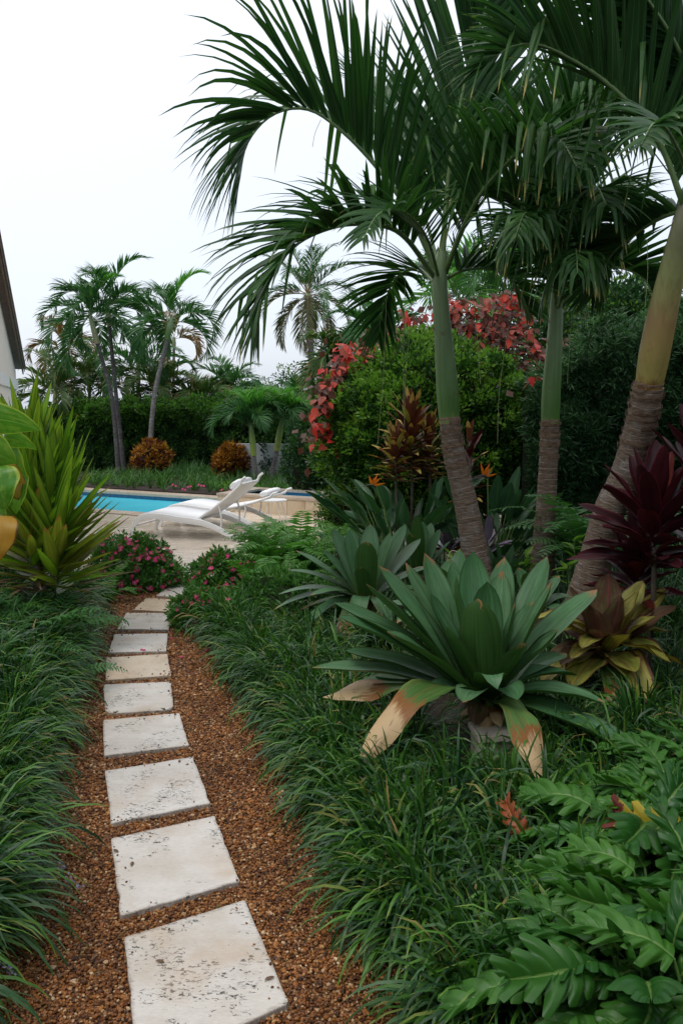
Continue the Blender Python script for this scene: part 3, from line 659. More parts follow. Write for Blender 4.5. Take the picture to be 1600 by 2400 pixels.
for i, (cs, lab, mt) in enumerate(stones):
    zt = 0.021
    q = np.array([G(*c, zt)[:2] for c in cs]); cen = q.mean(0)
    pts = []
    for a in range(4):
        A, B = q[a], q[(a + 1) % 4]; nseg = 9
        nn = np.array([(B - A)[1], -(B - A)[0]]); nn /= np.linalg.norm(nn)
        for s_ in range(nseg):
            t = s_ / nseg; p_ = A + (B - A) * t
            if s_ == 0:
                rr = 0.008 if i != 4 else (0.05 if a < 2 else 0.02)
                P0 = q[(a - 1) % 4]
                d1 = (P0 - A) / np.linalg.norm(P0 - A); d2 = (B - A) / np.linalg.norm(B - A)
                pts.append(A + d1 * rr); pts.append(A + (d1 + d2) * rr * 0.3); pts.append(A + d2 * rr)
            else: pts.append(p_ + nn * (rng.uniform(-0.0022, 0.0010) - (rng.uniform(.003, .006) if rng.random() < .06 else 0)))
    stone_polys.append(np.array(pts))
    o = MB()
    loc = np.array([cen[0], cen[1], 0])
    pa_ = np.array(pts); 
    if sum(pa_[i][0] * pa_[(i + 1) % len(pa_)][1] - pa_[(i + 1) % len(pa_)][0] * pa_[i][1] for i in range(len(pa_))) < 0: pa_ = pa_[::-1]
    n_ = len(pa_); rings_ = []
    for (sh, z_) in ((1.0, -.008), (1.0, zt - .003), (.994, zt), (.86, zt)):
        rings_.append(np.c_[cen + (pa_ - cen) * sh, np.full(n_, z_)])
    rr_ = [0, 0, .02, .5]
    o.add(np.concatenate(rings_), [[k_ * n_ + a, k_ * n_ + (a + 1) % n_, (k_ + 1) * n_ + (a + 1) % n_, (k_ + 1) * n_ + a] for k_ in range(3) for a in range(n_)], np.concatenate([np.c_[np.full(n_, q_), np.full(n_, .5), np.full(n_, .5)] for q_ in rr_]))
    o.add(rings_[3], [list(range(n_))])
    me = o.mesh('stepping_stone', [M[mt]], loc, smooth=False)
    ob = bpy.data.objects.new('stepping_stone', me); C.objects.link(ob); ob.location = tuple(loc)
    tag(ob, lab, 'stepping stone', 'travertine stepping stones along the gravel path')

# ================================================================== GRAVEL
def pebbles():
    poly = np.array([p[:2] for p in gp])
    mb = MB()
    ph = (1 + 5 ** .5) / 2
    ico = nrm(np.array([[-1, ph, 0], [1, ph, 0], [-1, -ph, 0], [1, -ph, 0], [0, -1, ph], [0, 1, ph], [0, -1, -ph], [0, 1, -ph], [ph, 0, -1], [ph, 0, 1], [-ph, 0, -1], [-ph, 0, 1]], float))
    icf = np.array([[0, 11, 5], [0, 5, 1], [0, 1, 7], [0, 7, 10], [0, 10, 11], [1, 5, 9], [5, 11, 4], [11, 10, 2], [10, 7, 6], [7, 1, 8], [3, 9, 4], [3, 4, 2], [3, 2, 6], [3, 6, 8], [3, 8, 9], [4, 9, 5], [2, 4, 11], [6, 2, 10], [8, 6, 7], [9, 8, 1]])
    octv = np.array([[1, 0, 0], [-1, 0, 0], [0, 1, 0], [0, -1, 0], [0, 0, 1], [0, 0, -1]], float)
    ocf = np.array([[0, 2, 4], [2, 1, 4], [1, 3, 4], [3, 0, 4], [2, 0, 5], [1, 2, 5], [3, 1, 5], [0, 3, 5]])
    for (ya, yb, step, bv, bf) in ((1.5, 2.7, 0.0078, ico, icf), (2.7, 4.1, 0.0090, ico, icf), (4.1, 7.4, 0.0125, octv, ocf)):
        sub = [(-2.6, ya), (0.3, ya), (0.3, yb), (-2.6, yb)]
        x, y = scatter(sub, step, 0.5)
        m = inpoly(x, y, poly)
        for sp2 in stone_polys: 
            c = sp2.mean(0); m &= ~inpoly(x, y, c + (sp2 - c) * 0.985)
        # keep to what the frame can show, with a margin for other viewpoints
        m &= (np.abs(x) < 0.62 * y + 0.35)
        x, y = x[m], y[m]; z0_ = np.zeros(len(x))
        for sp2 in stone_polys:
            c = sp2.mean(0)
            if ya <= c[1] < yb:
                e_ = sp2[rng.integers(0, len(sp2), 16)]; f_ = rng.uniform(.80, .99, (16, 1)) ** 1.0; q_ = c + (e_ - c) * f_ + rng.normal(0, .006, (16, 2)); x = np.r_[x, q_[:, 0]]; y = np.r_[y, q_[:, 1]]; z0_ = np.r_[z0_, np.full(16, .0215)]
        n = len(x)
        r = step * rng.uniform(0.42, 0.82, n) * np.where(rng.random(n) < 0.07, 1.6, 1.0)
        z = rng.uniform(0.000, 0.009, n); z = np.where(z0_ > 0, z0_ + r * .25, z); r = np.where(z0_ > 0, r * .7, r)
        sc = np.stack([r * rng.uniform(0.9, 1.35, n), r * rng.uniform(0.75, 1.0, n), r * rng.uniform(0.55, 0.9, n)], 1)
        K = len(bv)
        V = bv[None] * (1 + rng.uniform(-0.22, 0.22, (n, K, 1))) * sc[:, None]
        a = rng.uniform(0, 2 * pi, n); tl = rng.uniform(-0.6, 0.6, n)
        # tilt about x then spin about z
        Y = V[..., 1] * np.cos(tl)[:, None] - V[..., 2] * np.sin(tl)[:, None]; Z = V[..., 1] * np.sin(tl)[:, None] + V[..., 2] * np.cos(tl)[:, None]; X = V[..., 0]
        X2 = X * np.cos(a)[:, None] - Y * np.sin(a)[:, None]; Y2 = X * np.sin(a)[:, None] + Y * np.cos(a)[:, None]
        V = np.stack([X2 + x[:, None], Y2 + y[:, None], Z + z[:, None]], -1).reshape(-1, 3)
        Fc = (bf[None] + (np.arange(n) * K)[:, None, None]).reshape(-1, 3)
        rv = rng.random(n)
        mb.add(V, Fc, np.c_[np.zeros(n * K), np.zeros(n * K), np.repeat(rv, K)])
    o = mb.build('gravel', M['peb'], smooth=False); tag(o, 'loose wet orange brown gravel around the stepping stones', 'gravel', kind='stuff')
pebbles()

x, y = scatter([p[:2] for p in gp], .062); m_ = (rng.random(len(x)) < .22) & (y > 1.4); x, y = x[m_], y[m_]; n = len(x)
mb = MB(); a_ = rng.uniform(0, 6.28, n); d_ = np.c_[np.cos(a_), np.sin(a_), rng.uniform(-.1, .25, n)]
P_ = np.c_[x, y, np.full(n, .013)]; q_ = rng.random(n) < .55
kites(mb, P_[q_], d_[q_], np.cross(d_[q_], [0, 0, 1.]), rng.uniform(.012, .032, q_.sum()), rng.uniform(.006, .014, q_.sum()), .3, 0)
ribbons(mb, P_[~q_], d_[~q_], np.cross(d_[~q_], [0, 0, 1.]), rng.uniform(.03, .09, (~q_).sum()), .0022, .05, 3, 'blade', 0, 0, 1)
o = mb.build('leaf_litter', [M['spikydead'], M['liriy']]); tag(o, 'dry leaf bits and grass straws lying on the gravel', 'leaf litter', kind='stuff')
# dry leaf bits and fallen petals
def fleck(name, px, py, z, L, W, mat, lab, cat, group, up=0.3):
    p = G(px, py, z); a = rng.uniform(0, 2 * pi)
    mb = MB(); leafpath(mb, bez(p, p + np.array([cos(a), sin(a), up]) * L * .5, p + np.array([cos(a), sin(a), 0.02]) * L, 5), (-sin(a), cos(a), 0), W, 'lance', 0.25)
    o = bpy.data.objects.new(name, mb.mesh(name, [mat], p)); C.objects.link(o); o.location = tuple(p); tag(o, lab, cat, group)
for (px, py, lab) in ((678 * .51, 1700 + 583 * .51, 'curled brown leaf bit at the left edge of the second stepping stone'), ):
    pass
fl = [(278, 1997, 'curled brown leaf bit near the left edge of the second stepping stone'), (312, 2019, 'small dark leaf bit right of the other on the second stepping stone'),
      (386, 2255, 'tan leaf bit on the left half of the nearest stepping stone'), (620, 2296, 'dark leaf bit near the right edge of the nearest stepping stone')]
for px, py, lab in fl: fleck('dry_leaf', px, py, 0.024, 0.03, 0.012, M['spikydead'], lab, 'fallen leaf', 'dry leaf bits on the stepping stones')
_pl = ['left pink petal of the pair on the seventh stone', 'right pink petal of the pair on the seventh stone', 'pink petal on the gravel right of the seventh stone', 'pink petal on the gravel under the left vinca bush, leftmost', 'pink petal on the gravel near the ninth stone left corner', 'pink petal on the gravel under the low vinca at the right', 'pink petal on the farthest stepping stone', 'pink petal on the gravel right of the sixth stone']
for (px, py) in ((335, 1521), (342, 1524), (398, 1497), (280, 1400), (335, 1397), (482, 1525), (392, 1384), (430, 1540)):
    fleck('fallen_petal', px, py, 0.024 if px in (335, 342, 392) else 0.014, 0.03, 0.02, M['pink'], _pl.pop(0), 'fallen petal', 'pink petals fallen on stones and gravel', 0.1)

# ================================================================== HOUSE (left edge): gable end, roof sloping away
A_ = At(0, 585, 10.0); B_ = At(56, 868, 14.0)          # rake line
dirh = B_ - A_; A2 = A_ - dirh * 1.2
hs = thing('house', 'cream stucco house end with brown roof edge at the left border', 'house', (B_[0] - 1, B_[1], 0))
hd = nrm(np.array([dirh[0], dirh[1], 0])); outw = np.array([hd[1], -hd[0], 0])      # points to the right, towards the garden
def wallpoly(name, pts, th, mat, side):
    pts = [np.array(p) for p in pts]; n = len(pts); q = [p - side * th for p in pts]
    mb = MB(); mb.add(pts + q, [[i, (i + 1) % n, n + (i + 1) % n, n + i] for i in range(n)]); mb.add(pts, [list(range(n))]); mb.add(q, [list(range(n))[::-1]])
    return mb.build(name, mat, hs, smooth=False)
off = -outw * 0.12 - np.array([0, 0, 0.02])
wa, wb = A2 + off, B_ + off - hd * 0.15
wallpoly('wall', [wa, wb, wb * [1, 1, 0], wa * [1, 1, 0]], 0.25, M['stucco'], outw)
wb2 = wb - outw * 4.0
wallpoly('wall', [wb - outw * .27, wb2, wb2 * [1, 1, 0], (wb - outw * .27) * [1, 1, 0]], 0.25, M['stucco'], hd)
tb = MB(); nn_ = 14
for k, (o1, z1, wd, ht) in enumerate(((0.0, 0.0, 0.02, 0.07), (0.022, 0.012, 0.012, 0.035))):
    mb = MB(); a, b = A2 + outw * o1 + [0, 0, z1], B_ + outw * o1 + [0, 0, z1]
    pts = [a, b, b - [0, 0, ht], a - [0, 0, ht]]; q = [p - outw * wd for p in pts]
    mb.add(pts + q, [[i, (i + 1) % 4, 4 + (i + 1) % 4, 4 + i] for i in range(4)]); mb.add(pts, [[0, 1, 2, 3]]); mb.add(q, [[3, 2, 1, 0]])
    mb.build('rake_board', M['fascia'], hs, smooth=False)
mb = MB(); a, b = A2 + outw * 0.04 + [0, 0, .022], B_ + hd * .1 + outw * 0.04 + [0, 0, .022]
pts = [a, b, b - outw * 4.4, a - outw * 4.4]; q = [p + [0, 0, .022] for p in pts]
mb.add(pts + q, [[i, (i + 1) % 4, 4 + (i + 1) % 4, 4 + i] for i in range(4)]); mb.add(pts, [[3, 2, 1, 0]]); mb.add(q, [[0, 1, 2, 3]]); mb.build('roof', M['rooftile'], hs, smooth=False)
zb = wb[2] - 0.16
mb = MB(); c_ = (wa + wb) / 2; 
pts = [wa * [1, 1, 0] + outw * .03 + [0, 0, zb], wb * [1, 1, 0] + outw * .03 + [0, 0, zb]]; pts = [pts[0], pts[1], pts[1] - [0, 0, .16], pts[0] - [0, 0, .16]]; q = [p - outw * .028 for p in pts]
mb.add(pts + q, [[i, (i + 1) % 4, 4 + (i + 1) % 4, 4 + i] for i in range(4)]); mb.add(pts, [[0, 1, 2, 3]]); mb.add(q, [[3, 2, 1, 0]]); mb.build('string_course', M['trimwhite'], hs, smooth=False)

# ================================================================== LOUNGERS AND TABLE
def lounger(loc, rz, back, label):
    t = thing('sun_lounger', label, 'sun lounger', (0, 0, 0), 'white sun loungers by the pool')
    prof = [(0.0, 0), (0.03, 0.12), (0.09, 0.22), (0.19, 0.285), (0.34, 0.305), (0.5, 0.295), (0.66, 0.275), (0.82, 0.262), (0.98, 0.24), (1.13, 0.195), (1.28, 0.125), (1.42, 0.05), (1.5, 0.0)]
    P = spline([(a, 0, b) for a, b in prof], 30)
    hh = np.interp(np.linspace(0, 1, 30), [0, .12, .3, .6, .85, 1], [0.045, .06, .075, .075, .06, .035])
    T = nrm(np.gradient(P, axis=0)); Nn = np.stack([-T[:, 2], T[:, 1], T[:, 0]], 1)
    for y in (0.0, 0.62):
        V = []; 
        for i in range(30):
            for (dy, dn) in ((-.014, 0), (.014, 0), (.014, -1), (-.014, -1)): V.append(P[i] + [0, y + dy, 0] + Nn[i] * dn * hh[i])
        f = [[i * 4 + j, i * 4 + (j + 1) % 4, i * 4 + 4 + (j + 1) % 4, i * 4 + 4 + j] for i in range(29) for j in range(4)]
        mb = MB().add(V, f); mb.add(V[:4], [[3, 2, 1, 0]]); mb.add(V[-4:], [[0, 1, 2, 3]]); mb.build('side_rail', M['white'], t, bevel=0.004)
    mb = MB(); ii = [i for i in range(30) if 0.07 < P[i][0] < 1.0]
    V = [P[i] + Nn[i] * (0.008 if e else -0.012) + [0, y, 0] for i in ii for (y, e) in ((0.016, 1), (0.604, 1), (0.604, 0), (0.016, 0))]
    m_ = len(ii); mb.add(V, [[i * 4 + j, i * 4 + (j + 1) % 4, i * 4 + 4 + (j + 1) % 4, i * 4 + 4 + j] for i in range(m_ - 1) for j in range(4)]); mb.add(V[:4], [[3, 2, 1, 0]]); mb.add(V[-4:], [[0, 1, 2, 3]])
    mb.build('seat', M['whitefabric'], t)
    p0 = np.array([0.93, 0, 0.265]); L = 0.66; d = np.array([cos(back), 0, sin(back)]); nn = np.array([-d[2], 0, d[0]])
    mb = MB(); K = 14
    V = []
    for i in range(K):
        f = i / (K - 1); c = p0 + d * L * f - nn * 0.02 * sin(pi * f)
        for (y, e) in ((0.04, .01), (0.58, .01), (0.58, -.014), (0.04, -.014)): V.append(c + [0, y, 0] + nn * e)
    mb.add(V, [[i * 4 + j, i * 4 + (j + 1) % 4, i * 4 + 4 + (j + 1) % 4, i * 4 + 4 + j] for i in range(K - 1) for j in range(4)]); mb.add(V[:4], [[3, 2, 1, 0]]); mb.add(V[-4:], [[0, 1, 2, 3]])
    mb.build('backrest', M['whitefabric'], t)
    for y in (0.03, 0.59):
        mb = MB(); pts = [p0 + d * L * f - nn * 0.02 * sin(pi * f) + [0, y, 0] for f in np.linspace(-0.04, 1.0, 10)] + [p0 + d * (L + 0.05) + nn * 0.03 + [0, y, 0], p0 + d * (L + .11) + nn * 0.03 + [0, y, 0]]
        mb.tube(pts, 0.016, 8, squash=1.0).build('back_rail', M['white'], t)
        a = p0 + d * L * 0.45 + [0, y, 0]; b = np.array([1.2, y, 0.13])
        MB().tube(spline([a, (a + b) / 2 + [0.02, 0, .01], b], 8), 0.011, 6).build('strut', M['white'], t)
    b1 = p0 + d * L; MB().tube([b1 + [0, .03, 0], b1 + [0, .59, 0]], 0.014, 8).build('cross_bar', M['white'], t)
    MB().tube([(1.36, 0.012, 0.055), (1.36, 0.608, 0.055)], 0.014, 8).build('cross_bar', M['white'], t)
    MB().tube([(0.05, 0.012, 0.13), (0.05, 0.608, 0.13)], 0.012, 8).build('cross_bar', M['white'], t)
    mb = MB(); c = p0 + d * (L - 0.09) + nn * 0.055
    pts = [c + [0, y, 0] for y in np.linspace(0.06, 0.56, 12)]; rr = 0.062 * np.sqrt(np.clip(1 - np.abs(np.linspace(-1, 1, 12)) ** 4 * .75, 0, 1))
    th = np.arange(12) * 2 * pi / 12; V = []
    for i, q in enumerate(pts):
        for a in th: V.append(q + (d * cos(a) * 1.5 + nn * sin(a) * .72) * rr[i] * (1 + .05 * sin(i * 1.7 + a * 3)))
    f = [[i * 12 + j, i * 12 + (j + 1) % 12, i * 12 + 12 + (j + 1) % 12, i * 12 + 12 + j] for i in range(11) for j in range(12)]
    mb.add(V, f); mb.add(V[:12], [list(range(12))[::-1]]); mb.add(V[-12:], [list(range(12))]); mb.build('head_cushion', M['whitefabric'], t)
    t.location = (float(loc[0]), float(loc[1]), 0.034); t.rotation_euler = (0, 0, rz); return t
pa = G(303, 1258, .034); pb = G(577, 1271, .034)
ang = atan2(pb[1] - pa[1], pb[0] - pa[0])
lounger(pa, ang, R(38), 'nearer white sun lounger with its backrest raised steeply')
lounger(pa + np.array([0.16, 0.86, 0]), ang, R(15), 'farther white sun lounger with its backrest almost flat')
tp = G(645, 1221, .034)
tb_ = thing('side_table', 'small round white side table by the spa wall', 'side table', tp)
a = np.linspace(0, 2 * pi, 28, endpoint=False)
MB().prism(np.c_[tp[0] + np.cos(a) * .165, tp[1] + np.sin(a) * .165], tp[2] + .285, tp[2] + .30).build('tabletop', M['white'], tb_, smooth=False, bevel=0.003)
for k in range(4):
    a = k * pi / 2 + .5; e = np.array([cos(a), sin(a), 0])
    MB().tube(spline([tp + e * .09 + [0, 0, .285], tp + e * .12 + [0, 0, .2], tp + e * .165 + [0, 0, 0]], 8), .0065, 6).build('leg', M['white'], tb_)

# ================================================================== PALMS
def frond(mb, path, nl=40, Lm=0.8, W=0.04, e0=55, e1=15, a0=55, a1=18, droop=0.35, pet=0.12, r0=0.014, seg=5, lm=0, rm=1, shape='palm', jit=1.0, hang=0.0, hm=2, Nhint=None, cols=3, sparse=0.0):
    P, Ltot = resample(spline(path, 40), 40)
    mb.tube(P, np.linspace(r0, r0 * 0.18, 40), 5, mat=rm)
    T = nrm(np.gradient(P, axis=0)); z = np.array([0, 0, 1.0]) if Nhint is None else np.array(Nhint, float)
    Nn = np.zeros_like(T); a = z - T[0] * (z @ T[0]); a = nrm(a)
    for i in range(40): a = nrm(a - T[i] * (a @ T[i])); Nn[i] = a
    for sgn in (-1, 1):
        t = np.linspace(pet, 0.99, nl) + rng.normal(0, 0.004, nl) * jit; t = np.clip(t, pet, 0.995)
        if sparse: t = t[rng.random(nl) > sparse]
        m = len(t)
        idx = t * 39; i0 = np.clip(idx.astype(int), 0, 38); f = (idx - i0)[:, None]
        B = P[i0] * (1 - f) + P[i0 + 1] * f; Tt = nrm(T[i0] * (1 - f) + T[i0 + 1] * f); Nt = nrm(Nn[i0] * (1 - f) + Nn[i0 + 1] * f); Sd = np.cross(Tt, Nt) * sgn
        q = (t - pet) / (1 - pet)
        el = np.radians(e0 + (e1 - e0) * q + rng.normal(0, 7, m) * jit); an = np.radians(a0 + (a1 - a0) * q ** 1.2 + rng.normal(0, 4, m) * jit)
        d = Tt * np.cos(an)[:, None] + (Sd * np.cos(el)[:, None] + Nt * np.sin(el)[:, None]) * np.sin(an)[:, None]
        Lf = Lm * (np.sin(pi * np.clip(0.22 + q * 0.72, 0, 1)) ** 0.7) * rng.uniform(0.88, 1.08, m)
        Wf = W * (0.55 + 0.45 * np.sin(pi * np.clip(q * .9 + .1, 0, 1))) * rng.uniform(0.85, 1.1, m)
        # leaflet plane: turned so that its width runs along the rachis
        sd = Tt - d * np.sum(Tt * d, 1)[:, None] + Nt * rng.normal(0, .12, m)[:, None]
        h = rng.random(m) < hang
        dr = droop * rng.uniform(0.4, 1.7, m)
        for msk, mt in ((~h, lm), (h, hm)):
            if msk.any():
                k = rng.uniform(0.45, 0.75) if mt == hm else None
                if mt == hm and hang > 0:
                    for kk in (0.35, 0.55, 0.7):
                        sub = msk & (np.abs(rng.random(m) - kk) < 0.5)
                        msk = msk & ~sub
                        if sub.any(): ribbons(mb, B[sub], d[sub], sd[sub], Lf[sub] * 1.05, Wf[sub], dr[sub], seg + 3, 'leaflet', 0.25, rng.normal(0, 1.0, sub.sum()), mt, cols, kink=kk)
                    if msk.any(): ribbons(mb, B[msk], d[msk], sd[msk], Lf[msk], Wf[msk], dr[msk] + .5, seg + 2, 'leaflet', 0.25, rng.normal(0, .6, msk.sum()), mt, cols)
                else:
                    ribbons(mb, B[msk], d[msk], sd[msk], Lf[msk], Wf[msk], dr[msk], seg, 'leaflet', 0.22, rng.normal(0, 0.35, msk.sum()) * jit, mt, cols, dpow=1.5)
    return mb

def trunk_mesh(pts, rad, n=150, sides=22, ringamp=0.022, ring=0.045, rough=0.024):
    P, L = resample(spline(pts, 60), n); r = np.interp(np.linspace(0, 1, n), np.linspace(0, 1, len(rad)), rad)
    s_ = np.linspace(0, L, n); saw = ((s_ + .9 * ring * np.sin(s_ * 7) + .45 * ring * np.sin(s_ * 23)) / ring) % 1.0
    rr = r * (1 + ringamp * (saw - .5))
    R2 = rr[:, None] * (1 + rough * rng.normal(0, 1, (n, sides)).cumsum(1) * 0.25 * 0) * (1 + rng.normal(0, rough, (n, 1)) * .5 + rng.normal(0, rough, (n, sides)) * .4)
    mb = MB(); mb.tube(P, R2, sides, tval=s_); return mb, P
def shaft_mesh(pts, rad, n=40, sides=20):
    P, L = resample(spline(pts, 40), n); r = np.interp(np.linspace(0, 1, n), np.linspace(0, 1, len(rad)), rad)
    return MB().tube(P, r, sides), P

pm = [M['palm'], M['rachis'], M['palm2']]
def Pp(L): return [At(*q) for q in L]
def bigpalm(label, tr, trr, sh, shr, fronds, shmat, fibres=(), husks=6):
    base = At(*tr[0]); t = thing('palm_tree', label, 'palm tree', (base[0], base[1], 0), 'ringed palms on the right of the path')
    mb, P = trunk_mesh([np.array([base[0] + (base[0] - At(*tr[1])[0]) * .35, base[1], -0.05])] + Pp(tr), trr); mb.build('trunk', M['trunk'], t)
    # ragged dry collars near the top of the trunk
    mb = MB()
    for k in range(husks):
        f = len(P) - 2 - int(k * 3.6) - rng.integers(0, 3)
        c = P[f]; T = nrm(P[f + 1] - P[f - 1]); a0 = rng.uniform(0, 6.28); span = rng.uniform(2.2, 5.5)
        x_ = nrm(np.cross(T, [0, 1, 0.1])); y_ = np.cross(T, x_); V = []; nk = 16
        r_ = np.interp(f / (len(P) - 1), np.linspace(0, 1, len(trr)), trr)
        for i in range(nk):
            a = a0 + span * i / (nk - 1); e = x_ * cos(a) + y_ * sin(a); j = rng.uniform(-.006, .008)
            V += [c + e * r_ * 1.0 - T * .006, c + e * r_ * 1.10 + T * .006, c + e * (r_ * (1.10 + 2 * j) + .004) + T * (.022 + 2 * j)]
        f_ = [[i * 3 + j, i * 3 + 3 + j, i * 3 + 4 + j, i * 3 + 1 + j] for i in range(nk - 1) for j in range(2)]
        mb.add(V, f_)
    mb.build('dry_collar', M['husk'], t)
    mb, Q = shaft_mesh(Pp(sh), shr); mb.build('crownshaft', M[shmat], t)
    mb = MB()      # torn brown rims where old sheaths have split from the shaft
    for f0 in (.004, .52, .66, .80):
        f = int(f0 * (len(Q) - 1)) + 1; c = Q[f]; T = nrm(Q[f + 1] - Q[f - 1]); x_ = nrm(np.cross(T, [0, 1, 0.1])); y_ = np.cross(T, x_); r_ = np.interp(f / (len(Q) - 1), np.linspace(0, 1, len(shr)), shr)
        a0 = rng.uniform(2.6, 4.2); span = 6.3 if f0 < .1 else rng.uniform(2.2, 3.6); V = []
        for i in range(26):
            a = a0 + span * i / 25; e = x_ * cos(a) + y_ * sin(a); sl = (0 if f0 < .1 else .05 * sin(a - a0)) ; j = rng.uniform(-.004, .004)
            V += [c + e * r_ * 1.00 + T * (sl - .006), c + e * r_ * 1.035 + T * (sl + .002), c + e * r_ * 1.02 + T * (sl + .011 + j)]
        mb.add(V, [[i * 3 + j, i * 3 + 3 + j, i * 3 + 4 + j, i * 3 + 1 + j] for i in range(25) for j in range(2)])
    mb.build('sheath_rim', M['husk'], t)
    for fr in fronds:
        kw = dict(fr); pth = Pp(kw.pop('p')); mb = MB(); frond(mb, pth, **kw); mb.build('frond', pm, t)
    for (x, y0, y1, Y, dx) in fibres:
        mb = MB(); a, b = At(x, y0, Y), At(x + dx, y1, Y); mb.tube(spline([a, (a + b) / 2 + [rng.uniform(-.02, .02), 0, 0], b], 12), 0.0016, 4).build('hanging_fibre', M['fibre'], t)
    return t
Y1 = 5.5
big = dict(nl=56, Lm=0.98, W=0.054, seg=7)
bigpalm('ringed palm nearest the pool, arching fronds reaching left over the path',
    [(1128, 1400, Y1), (1116, 1315, Y1), (1091, 1180, Y1), (1066, 1075, Y1), (1053, 990, Y1)], [.115, .108, .095, .082, .076, .070],
    [(1053, 992, Y1), (1049, 930, Y1), (1040, 815, Y1), (1032, 713, Y1), (1030, 650, Y1), (1036, 590, Y1)], [.070, .078, .070, .062, .056, .050, .034],
    [dict(p=[(1025, 640, Y1), (960, 500, Y1 - .05), (890, 400, Y1 - .1), (805, 310, Y1 - .15), (722, 256, Y1 - .15), (640, 268, Y1 - .2), (580, 335, Y1 - .25), (560, 430, Y1 - .3)], **{**big, 'nl': 78}, e0=62, e1=10, a0=52, a1=28, droop=.8, pet=.18, r0=.022, hang=.07),
     dict(p=[(1018, 650, Y1), (935, 545, Y1 - .25), (830, 525, Y1 - .5), (730, 552, Y1 - .7), (665, 604, Y1 - .8), (620, 680, Y1 - .85), (600, 760, Y1 - .85)], **{**big, 'nl': 66, 'Lm': .78}, e0=50, e1=5, a0=55, a1=22, droop=.7, pet=.16, r0=.02, hang=.07),
     dict(p=[(1036, 620, Y1), (1047, 446, Y1), (1065, 312, Y1 - .05), (1092, 179, Y1 - .1), (1123, 67, Y1 - .2), (1165, -60, Y1 - .35), (1230, -170, Y1 - .6)], **{**big, 'nl': 70}, e0=20, e1=10, a0=38, a1=22, droop=.12, pet=.14, r0=.022, Nhint=(-.3, -1, .1)),
     dict(p=[(1040, 640, Y1), (1110, 480, Y1 - .25), (1180, 390, Y1 - .5), (1250, 330, Y1 - .85), (1310, 330, Y1 - 1.15), (1350, 390, Y1 - 1.35)], **{**big, 'Lm': .62, 'W': .056}, e0=50, e1=25, a0=60, a1=30, droop=.6, pet=.2, r0=.02, hang=.45),
     dict(p=[(1040, 655, Y1), (1090, 632, Y1 + .15), (1150, 632, Y1 + .35), (1205, 662, Y1 + .5), (1240, 730, Y1 + .6)], **{**big, 'Lm': .5, 'nl': 34}, e0=55, e1=20, a0=55, a1=25, droop=.4, pet=.14),
     dict(p=[(1020, 665, Y1), (975, 628, Y1 + .3), (930, 650, Y1 + .6), (900, 710, Y1 + .75), (885, 790, Y1 + .8)], **{**big, 'Lm': .55, 'nl': 38}, e0=25, e1=5, a0=60, a1=25, droop=.5, pet=.14),
     dict(p=[(1030, 630, Y1), (985, 470, Y1 + .35), (940, 330, Y1 + .8), (900, 240, Y1 + 1.2), (850, 200, Y1 + 1.6)], **{**big, 'Lm': .85}, e0=50, e1=20, a0=45, a1=22, droop=.2, pet=.18),
     dict(p=[(1045, 640, Y1), (1095, 500, Y1 + .4), (1130, 350, Y1 + .7), (1180, 250, Y1 + 1.0), (1250, 220, Y1 + 1.3)], **{**big, 'Lm': .8}, e0=50, e1=20, a0=45, a1=22, droop=.3, pet=.18),
     dict(p=[(1028, 655, Y1), (1000, 560, Y1 - .35), (950, 500, Y1 - .8), (890, 500, Y1 - 1.15), (850, 560, Y1 - 1.35)], **{**big, 'Lm': .45, 'nl': 34, 'W': .046}, e0=45, e1=10, a0=55, a1=25, droop=.45, pet=.2)],
    'shaft', husks=9, fibres=[(905, 700, 1040, 5.2, -20), (950, 640, 960, 5.3, -5), (962, 760, 1000, 5.2, -15), (1100, 640, 900, 5.2, 25), (752, 280, 345, 5.3, -20)])
Y2 = 5.8
